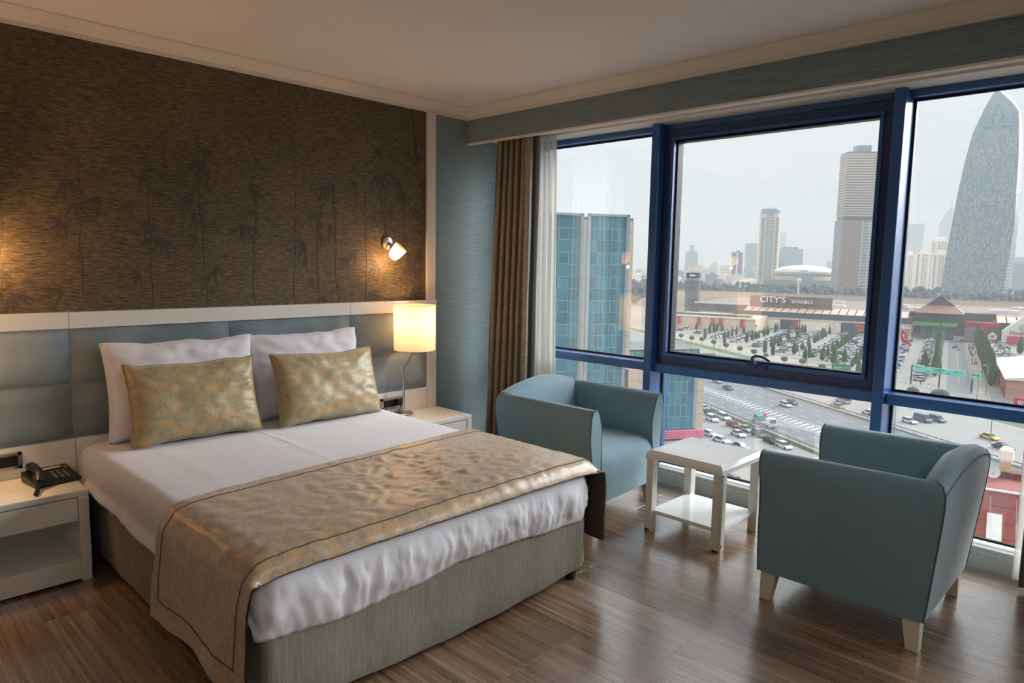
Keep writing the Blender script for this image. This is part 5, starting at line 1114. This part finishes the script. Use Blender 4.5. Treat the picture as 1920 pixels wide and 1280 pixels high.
# brown banded tower
t, w, d, h = building('banded_office_tower', 'tall grey-brown office tower with banded upper floors and a sign block on top', 1563, 1636, 287, 900, rot=.35, ratio=.62); hm = zat(t.location, 414)-G; hb2 = zat(t.location, 410)-G
part('lower_shaft', MB().box((-w, -d, 0), (w, d, hm)), M['brownglass'], t, local=True); part('waist', MB().box((-w*.9, -d*.9, hm), (w*.9, d*.9, hm+4)), M['darkglass'], t, local=True); part('upper_shaft', MB().box((-w*.93, -d*.93, hm+4), (w*.93, d*.93, h)), M['brownglass'], t, local=True)
me = MB().box((-w*.93-.5, -d*.93-.5, 0), (w*.93+.5, d*.93+.5, 1.9)).mesh('floor_band', M['beige']); n = 24
for i in range(n): o = link('floor_band', me, t, True); o.location = (0, 0, hm+5+(h-hm-6)*i/n)
m = MB()
for i in range(12): m.box((-w+.8+i*w*1.1/12, -d-.6, 0), (-w+1.7+i*w*1.1/12, -d+.1, hm-1))
stuffpart('vertical_fin', m, M['hwall'], t)
m = MB()
for j in range(26): m.box((w*.55, -d-.5, hm*j/26), (w, -d+.1, hm*(j+.45)/26)); m.box((w-.1, -d, hm*j/26), (w+.5, d, hm*(j+.45)/26))
stuffpart('spandrel', m, M['awning'], t)
me = MB().box((w*.16, -d-.9, 0), (w*.5, -d, hm/27*.8)).mesh('bay_window', M['blueglass']); part('white_bay_frame', MB().box((w*.12, -d-.7, 0), (w*.54, -d+.1, hm)), M['white'], t, local=True)
for j in range(26): o = link('bay_window', me, t, True); o.location = (0, 0, hm*j/26+1)
part('crown_block', MB().box((-w*.35, -d*.5, h), (w*.45, d*.5, zat(t.location, 274)-G)), M['blueglass'], t, local=True)
# cream residential tower
t, w, d, h = building('cream_apartment_tower', 'cream apartment tower with rows of small windows and a round glazed top', 1421, 1458, 401, 1250, rot=.0, ratio=.8)
P = [(-w, -d*.3), (-w*.75, -d*.8), (-w*.25, -d), (w*.25, -d), (w*.75, -d*.8), (w, -d*.3), (w, d), (-w, d)]
part('shaft', MB().prism(P, 0, h), M['cream'], t, local=True); part('glazed_top', MB().lathe([(w*.92, h), (w*.95, h+1), (w*.95, h+7), (w*.9, h+8)], seg=24, cap1=True), M['blueglass'], t, local=True, smooth=40)
part('roof_ring', MB().lathe([(w*.85, h+8), (w*.85, h+10)], seg=24, cap1=True), M['white'], t, local=True)
m = MB(); n = 26; y0 = -d*1.02
for j in range(n):
    z = h*.1+(h*.87)*j/n
    for x in (-.62, -.5, .5, .62): m.cb((w*x*1.25 if abs(x) > .55 else w*x*1.2, -d*.86, z), (w*.12, d*.3, h*.017))
    for x in (-.1, .1): m.cb((w*x, y0-.3, z), (w*.1, 1, h*.017))
stuffpart('window', m, M['brownglass'], t); part('glass_strip', MB().box((-w*.36, -d-.4, h*.1), (w*.36, -d+.4, h*.985)), M['blueglass'], t, local=True); m = MB()
for j in range(n): m.box((-w*.2, -d-.8, h*.1+h*.87*j/n+h*.012), (w*.2, -d-.3, h*.1+h*.87*j/n+h*.024))
stuffpart('balcony_slab', m, M['cream'], t); part('entrance', MB().box((-w*.4, -d-.5, 0), (w*.4, -d+.3, h*.07)), M['paleglass'], t, local=True)
# other towers, from the left to the right
def slab_tower(label, ul, ur, vt, D, mat, band=None, n=20, rot=.2, ratio=.7, crown=None, name='hazy_tower'):
    t, w, d, h = building(name, label, ul, ur, vt, D, rot, ratio); part('shaft', MB().box((-w, -d, 0), (w, d, h)), M[mat], t, local=True)
    if band: m = bands(MB(), w, d, [h*(i+.3)/n for i in range(n)], h/n*.42, D*.0004); stuffpart('floor_band', m, M[band], t)
    if crown: a, b_, vv = crown; hh = zat(t.location, vv)-G; part('roof_block', MB().box((w*a, -d*.6, h), (w*b_, d*.6, hh)), M[mat], t, local=True)
    return t, w, d, h
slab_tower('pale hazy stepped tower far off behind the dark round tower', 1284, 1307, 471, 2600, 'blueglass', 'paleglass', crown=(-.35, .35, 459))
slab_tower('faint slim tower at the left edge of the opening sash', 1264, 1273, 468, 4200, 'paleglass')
t, w, d, h = slab_tower('pair of dark glass strips with a white core, a slim hazy tower', 1371, 1392, 473, 1700, 'darkglass', None, rot=.0, crown=(-.25, .4, 470)); part('white_core', MB().box((-w*.12, -d-1, 0), (w*.12, d, h*1.01)).box((w*.9, -d-1, 0), (w*1.02, d, h)).box((-w*1.02, -d-1, 0), (-w*.92, d, h)), M['white'], t, local=True)
slab_tower('grey hazy tower with a slanted top left of the cream tower', 1396, 1418, 456, 2300, 'blueglass', 'paleglass', 26)
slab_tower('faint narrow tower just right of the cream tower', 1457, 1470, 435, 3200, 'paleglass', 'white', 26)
t, w, d, h = slab_tower('broad rounded pale glass block behind the dome', 1457, 1502, 467, 1900, 'blueglass', 'paleglass', 14, rot=0, ratio=.6, crown=(-.6, .6, 463), name='hazy_office_block')
slab_tower('small grey block beside the base of the cream tower', 1453, 1468, 487, 1700, 'brownglass', None, name='hazy_office_block'); slab_tower('low pale block left of the slim twin-strip tower', 1350, 1369, 497, 2000, 'paleglass', 'white', 6, name='hazy_office_block')
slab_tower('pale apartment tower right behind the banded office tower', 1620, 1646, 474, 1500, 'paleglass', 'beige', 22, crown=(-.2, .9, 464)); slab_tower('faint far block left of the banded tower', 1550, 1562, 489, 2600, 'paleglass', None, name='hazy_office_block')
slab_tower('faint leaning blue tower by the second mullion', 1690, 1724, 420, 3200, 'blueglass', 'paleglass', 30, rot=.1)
t, w, d, h = slab_tower('faint blue tower with a pointed top left of the tall curved tower', 1758, 1792, 418, 3400, 'blueglass', 'paleglass', 30, rot=.0)
hh = zat(t.location, 389)-G; part('spire', MB().loft([[(-w*.92, -d, h), (w*.92, -d, h), (w*.92, d, h), (-w*.92, d, h)], [(-w*.62, -d*.6, h+(hh-h)*.55), (w*.62, -d*.6, h+(hh-h)*.55), (w*.62, d*.6, h+(hh-h)*.55), (-w*.62, d*.6, h+(hh-h)*.55)], [(-w*.06, -d*.1, hh), (w*.06, -d*.1, hh), (w*.06, d*.1, hh), (-w*.06, d*.1, hh)]], cap1=True).tube([(0, 0, hh), (0, 0, zat(t.location, 372)-G)], [2.2, .5], seg=5), M['blueglass'], t, local=True)
def flats(label, ul, ur, vt, D, nx, nz, rot=.15):
    t, w, d, h = building('apartment_block', label, ul, ur, vt, D, rot, .7); part('shaft', MB().box((-w, -d, 0), (w, d, h)), M['creamlight'], t, local=True); stuffpart('window', windows(MB(), w, d, h*.04, h*.97, nx, nz, 'fr' if rot >= 0 else 'fl', .5, .5, .8), M['brownglass'], t)
    m = MB()
    for x in (-.55, .55): m.box((w*x-w*.16, -d-1.6, 0), (w*x+w*.16, -d, h*.97))
    part('balcony_stack', m, M['white'], t, local=True); part('roof_block', MB().box((-w*.4, -d*.5, h), (w*.4, d*.5, h+6)), M['creamlight'], t, local=True)
flats('white apartment block with the stepped top left of the curved tower', 1743, 1780, 450, 1350, 7, 24); flats('white apartment block in front, beside the stepped-top block', 1717, 1745, 474, 1150, 6, 16); flats('white apartment block touching the curved tower on its left', 1748, 1778, 476, 1100, 6, 16); flats('narrow pale apartment block nearest the second mullion', 1693, 1716, 477, 1200, 5, 16)
flats('pale apartment block right of the curved tower', 1884, 1901, 498, 1500, 4, 12); slab_tower('blue-grey tower block at the right edge of the view', 1900, 1925, 492, 1300, 'blueglass', 'paleglass', 14, name='office_block'); slab_tower('long flat-roofed pale block far behind at the right edge', 1876, 1935, 482, 2200, 'paleglass', 'blueglass', 4, name='office_block')
# domed arena
D = 1150; c = at(1507, 520, D); c.z = G; hd = Vector((c.x-CX, c.y-CY, 0)).normalized(); dm = thing('domed_arena', 'wide arena with a shallow white dome and a glazed front', 'arena', c, math.atan2(hd.y, hd.x)-PI/2); rw = 52/CF*D; zc = lambda v: zat(c, v)-G
part('drum', MB().lathe([(rw, 0), (rw*1.02, zc(512)), (rw, zc(510))], seg=40, cap1=True), M['beige'], dm, local=True, smooth=40); part('ring_band', MB().lathe([(rw*1.03, zc(516)), (rw*1.04, zc(516)), (rw*1.04, zc(514)), (rw*1.03, zc(514))], seg=40), M['darkglass'], dm, local=True)
part('dome', MB().lathe([(rw*1.04*math.cos(a*PI/16), zc(510)+(zc(497)-zc(510))*math.sin(a*PI/16)) for a in range(9)], seg=40), M['white'], dm, local=True, smooth=60); part('glazed_front', MB().lathe([(rw*.32, 0), (rw*.3, zc(512)), (rw*.16, zc(506)), (.1, zc(505))], seg=18, M=Matrix.Translation((0, -rw*.85, 0))), M['blueglass'], dm, local=True)
part('podium', MB().box((-rw*1.3, -rw*1.2, 0), (rw*1.25, -rw*.6, zc(524))), M['roofgrey'], dm, local=True)
# dark round tower standing in front of the mall
D = 520; c = at(1298, 560, D); c.z = G; rt_ = thing('round_dark_tower', 'dark cylindrical tower with vertical fins standing by the mall', 'tower', c, math.atan2(_rt.y, _rt.x)); rr = 12.5/CF*D; zc = lambda v: zat(c, v)-G
part('shaft', MB().lathe([(rr, 0), (rr, zc(525))], seg=28, cap1=True), M['darkglass'], rt_, local=True, smooth=40); part('collar', MB().lathe([(rr*1.14, zc(526)), (rr*1.16, zc(522)), (rr*1.05, zc(521))], seg=28, cap0=True, cap1=True), M['blueglass'], rt_, local=True); part('top_drum', MB().lathe([(rr*1.04, zc(521)), (rr*1.04, zc(511)), (rr*.9, zc(511))], seg=28, cap1=True), M['ink'], rt_, local=True, smooth=40)
me = MB().cb((0, 0, 0), (.35, .7, 1)).mesh('fin', M['roofgrey'])
for i in range(28): a = 2*PI*i/28; o = link('fin', me, rt_, True); o.location = (rr*1.05*math.cos(a), rr*1.05*math.sin(a), zc(526)*.56); o.rotation_euler = (0, 0, a); o.scale = (1, 1, zc(526)*.86)
part('name_plate', MB().box((-rr*.8, -rr*1.08, zc(517.5)), (rr*.05, -rr*.9, zc(514.5))), M['white'], rt_, local=True)
# floodlight mast
q = at(1496, 556, 600); q.z = G; t = thing('floodlight_mast', 'white floodlight mast rising before the woods', 'mast', q, math.atan2(_rt.y, _rt.x)); z1 = zat(q, 530)-G; part('pole', MB().tube([(0, 0, 0), (0, 0, z1)], [.7, .45], seg=8), M['white'], t, local=True); part('platform', MB().lathe([(1.4, z1), (1.4, z1+.7)], seg=10, cap0=True, cap1=True), M['white'], t, local=True); part('light_panel', MB().cb((0, 0, z1+2.8), (4.2, .6, 2.8)), M['white'], t, local=True)
q = at(1470, 556, 590); q.z = G; t = thing('water_tank', 'small white and blue tank on the wall behind the sign letters', 'tank', q, 0); z1 = zat(q, 557)-G; part('shaft', MB().lathe([(1.1, 0), (1.1, z1)], seg=10), M['white'], t, local=True); part('tank_top', MB().lathe([(1.5, z1), (1.5, z1+3), (.2, z1+3.6)], seg=12), M['blue'], t, local=True)
# white fence panels and cars by the wood
# low far quarters: pale houses on the horizon
Rf = random.Random(11); lowm = [MB().box((-.5, -.5, 0), (.5, .5, 1)).box((-.3, -.3, 1), (.1, .2, 1.15)).mesh('far_house', M[k]) for k in ('creamlight', 'white', 'beige', 'paleglass', 'roofgrey')]
placed = [(t.location.x, t.location.y) for t in bpy.data.objects if t.type == 'EMPTY' and t.location.x > 850]
for i in range(420):
    u = Rf.choice((Rf.uniform(1185, 1420), Rf.uniform(1250, 1420), Rf.uniform(1550, 1760), Rf.uniform(1880, 1930))); D = Rf.uniform(1250, 2600); q = at(u, 505, D); q.z = G
    if any(math.hypot(q.x-a, q.y-b) < 52 for a, b in placed): continue
    placed.append((q.x, q.y)); ci = Rf.randrange(5); pn = 'left pane' if u < 1245 else 'opening sash' if u < 1660 else 'right pane'; o = link('far_house', lowm[ci]); o.location = q; o.scale = (Rf.uniform(14, 42), Rf.uniform(12, 30), Rf.uniform(8, 30)*(D/1600)); o.rotation_euler = (0, 0, Rf.uniform(.4, 1.2))
    cn = ('cream', 'white', 'beige', 'blue-grey', 'grey')[ci]; tag(o, f'small {cn} flat-roofed building beyond the woods, seen through the {pn}', 'building', f'far low {cn} buildings in the {pn}')

# ---------------------------------------------------------------- tiled roof just below the window
zr = -14.6; A = gnd(1822, 913, zr); B = gnd(1912, 927, zr); rd = (B-A).normalized(); rn_ = Vector((rd.y, -rd.x, 0));
if rn_.dot(CAMP-A) < 0: rn_ = -rn_
ra = math.atan2(rd.y, rd.x); tl_ = thing('tiled_roof_house', 'neighbouring house with a red panelled roof, seen steeply below the window', 'building', A, ra); Lr = (B-A).length+6; sgn = 1 if rn_.dot(Vector((-rd.y, rd.x, 0))) > 0 else -1
part('walls', MB().box((-5, -10, G-zr), (Lr, 10, -5.2)), M['beige'], tl_, local=True)
ang = math.radians(47); pw, plh = 1.55, 1.25; me = MB().box((.02, 0, -.1), (pw-.02, plh-.03, .0)).mesh('roof_panel', M['redroof'])
for i in range(int((Lr+5)/pw)+1):
    for j in range(5):
        o = link('roof_panel', me, tl_, True); o.matrix_local = Matrix.Translation((-5+i*pw, 0, 0)) @ Matrix.Rotation(PI if sgn < 0 else 0, 4, 'Z') @ (Matrix.Translation((-pw, 0, 0)) if sgn < 0 else Matrix.Identity(4)) @ Matrix.Rotation(-ang, 4, 'X') @ Matrix.Translation((0, j*plh, 0))
part('ridge_cap', MB().box((-5, -.12, -.02), (Lr, .12, .1)), M['white'], tl_, local=True)
part('flat_roof', MB().box((-5, -sgn*7 if sgn > 0 else .1, -.4), (Lr, -.1 if sgn > 0 else 7, -.12)), M['redroof'], tl_, local=True)
def rl(u, v, z): p = gnd(u, v, zr+z)-A; return Vector((p.dot(rd), p.dot(Vector((-rd.y, rd.x, 0))), z))
q = rl(1860, 1010, -3.0); sk = part('skylight', MB().box((.1, .3, .0), (1.0, 2.4, .12)), M['white'], tl_, local=True); sk.matrix_local = Matrix.Translation((q.x-.5, 0, 0)) @ Matrix.Rotation(PI if sgn < 0 else 0, 4, 'Z') @ (Matrix.Translation((-1.1, 0, 0)) if sgn < 0 else Matrix.Identity(4)) @ Matrix.Rotation(-ang, 4, 'X') @ Matrix.Translation((0, 1.6, 0))
q = rl(1883, 893, -.12); m = MB(); m.box((q.x-.35, q.y-.35, -.12), (q.x+.35, q.y+.35, 1.1)); part('chimney', m, M['chimney'], tl_, local=True); part('chimney_cowl', MB().lathe([(.42, 1.1), (.5, 1.3), (.5, 2.0), (.32, 2.25)], seg=10, cap0=True, cap1=True, M=Matrix.Translation((q.x, q.y, 0))), M['creamlight'], tl_, local=True)
part('roof_parapet', MB().box((q.x-1.0, q.y-.6, -.12), (q.x+1.6, q.y+.5, .35)), M['dkred'], tl_, local=True)
q = rl(1861, 899, -.12); dsp = A+rd*q.x+Vector((-rd.y, rd.x, 0))*q.y+Vector((0, 0, -.12)); t = thing('satellite_dish', 'white satellite dish on the red roof below the window', 'satellite dish', dsp, ra)
to = (CAMP-dsp).normalized(); lv = Vector((to.dot(rd), to.dot(Vector((-rd.y, rd.x, 0))), to.z)); part('reflector', MB().lathe([(.01, .0), (.25, .03), (.46, .1), (.47, .12), (.44, .11), (.24, .05), (.01, .02)], seg=22, M=Matrix.Translation((0, 0, .62)) @ lv.to_track_quat('Z', 'Y').to_matrix().to_4x4()), M['dish'], t, local=True, smooth=60)
part('mast', MB().tube([(0, 0, 0), (0, 0, .6)], .035, seg=6), M['rail'], t, local=True); part('feed_arm', MB().tube([(0, 0, .35), tuple(Vector((0, 0, .62))+lv*.5)], .02, seg=5), M['rail'], t, local=True)
# building slabs lying on the pale yard under the table
for u, v, sx_, sy_, lab in ((1372, 896, 5, 1.6, 'grey stack of boards in the yard seen under the side table'), (1330, 886, 4, 2, 'grey slab in the yard behind the table legs'), (1265, 868, 6, 2, 'pale stack in the yard left under the table')): o = tag(link('board_stack', MB().box((-sx_/2, -sy_/2, 0), (sx_/2, sy_/2, .5)).box((-sx_/2+.4, -sy_/2+.3, .5), (sx_/2-.5, sy_/2-.2, .9)).mesh('board_stack', M['roofgrey'])), lab, 'boards'); o.location = gnd(u, v); o.rotation_euler = (0, 0, HA)
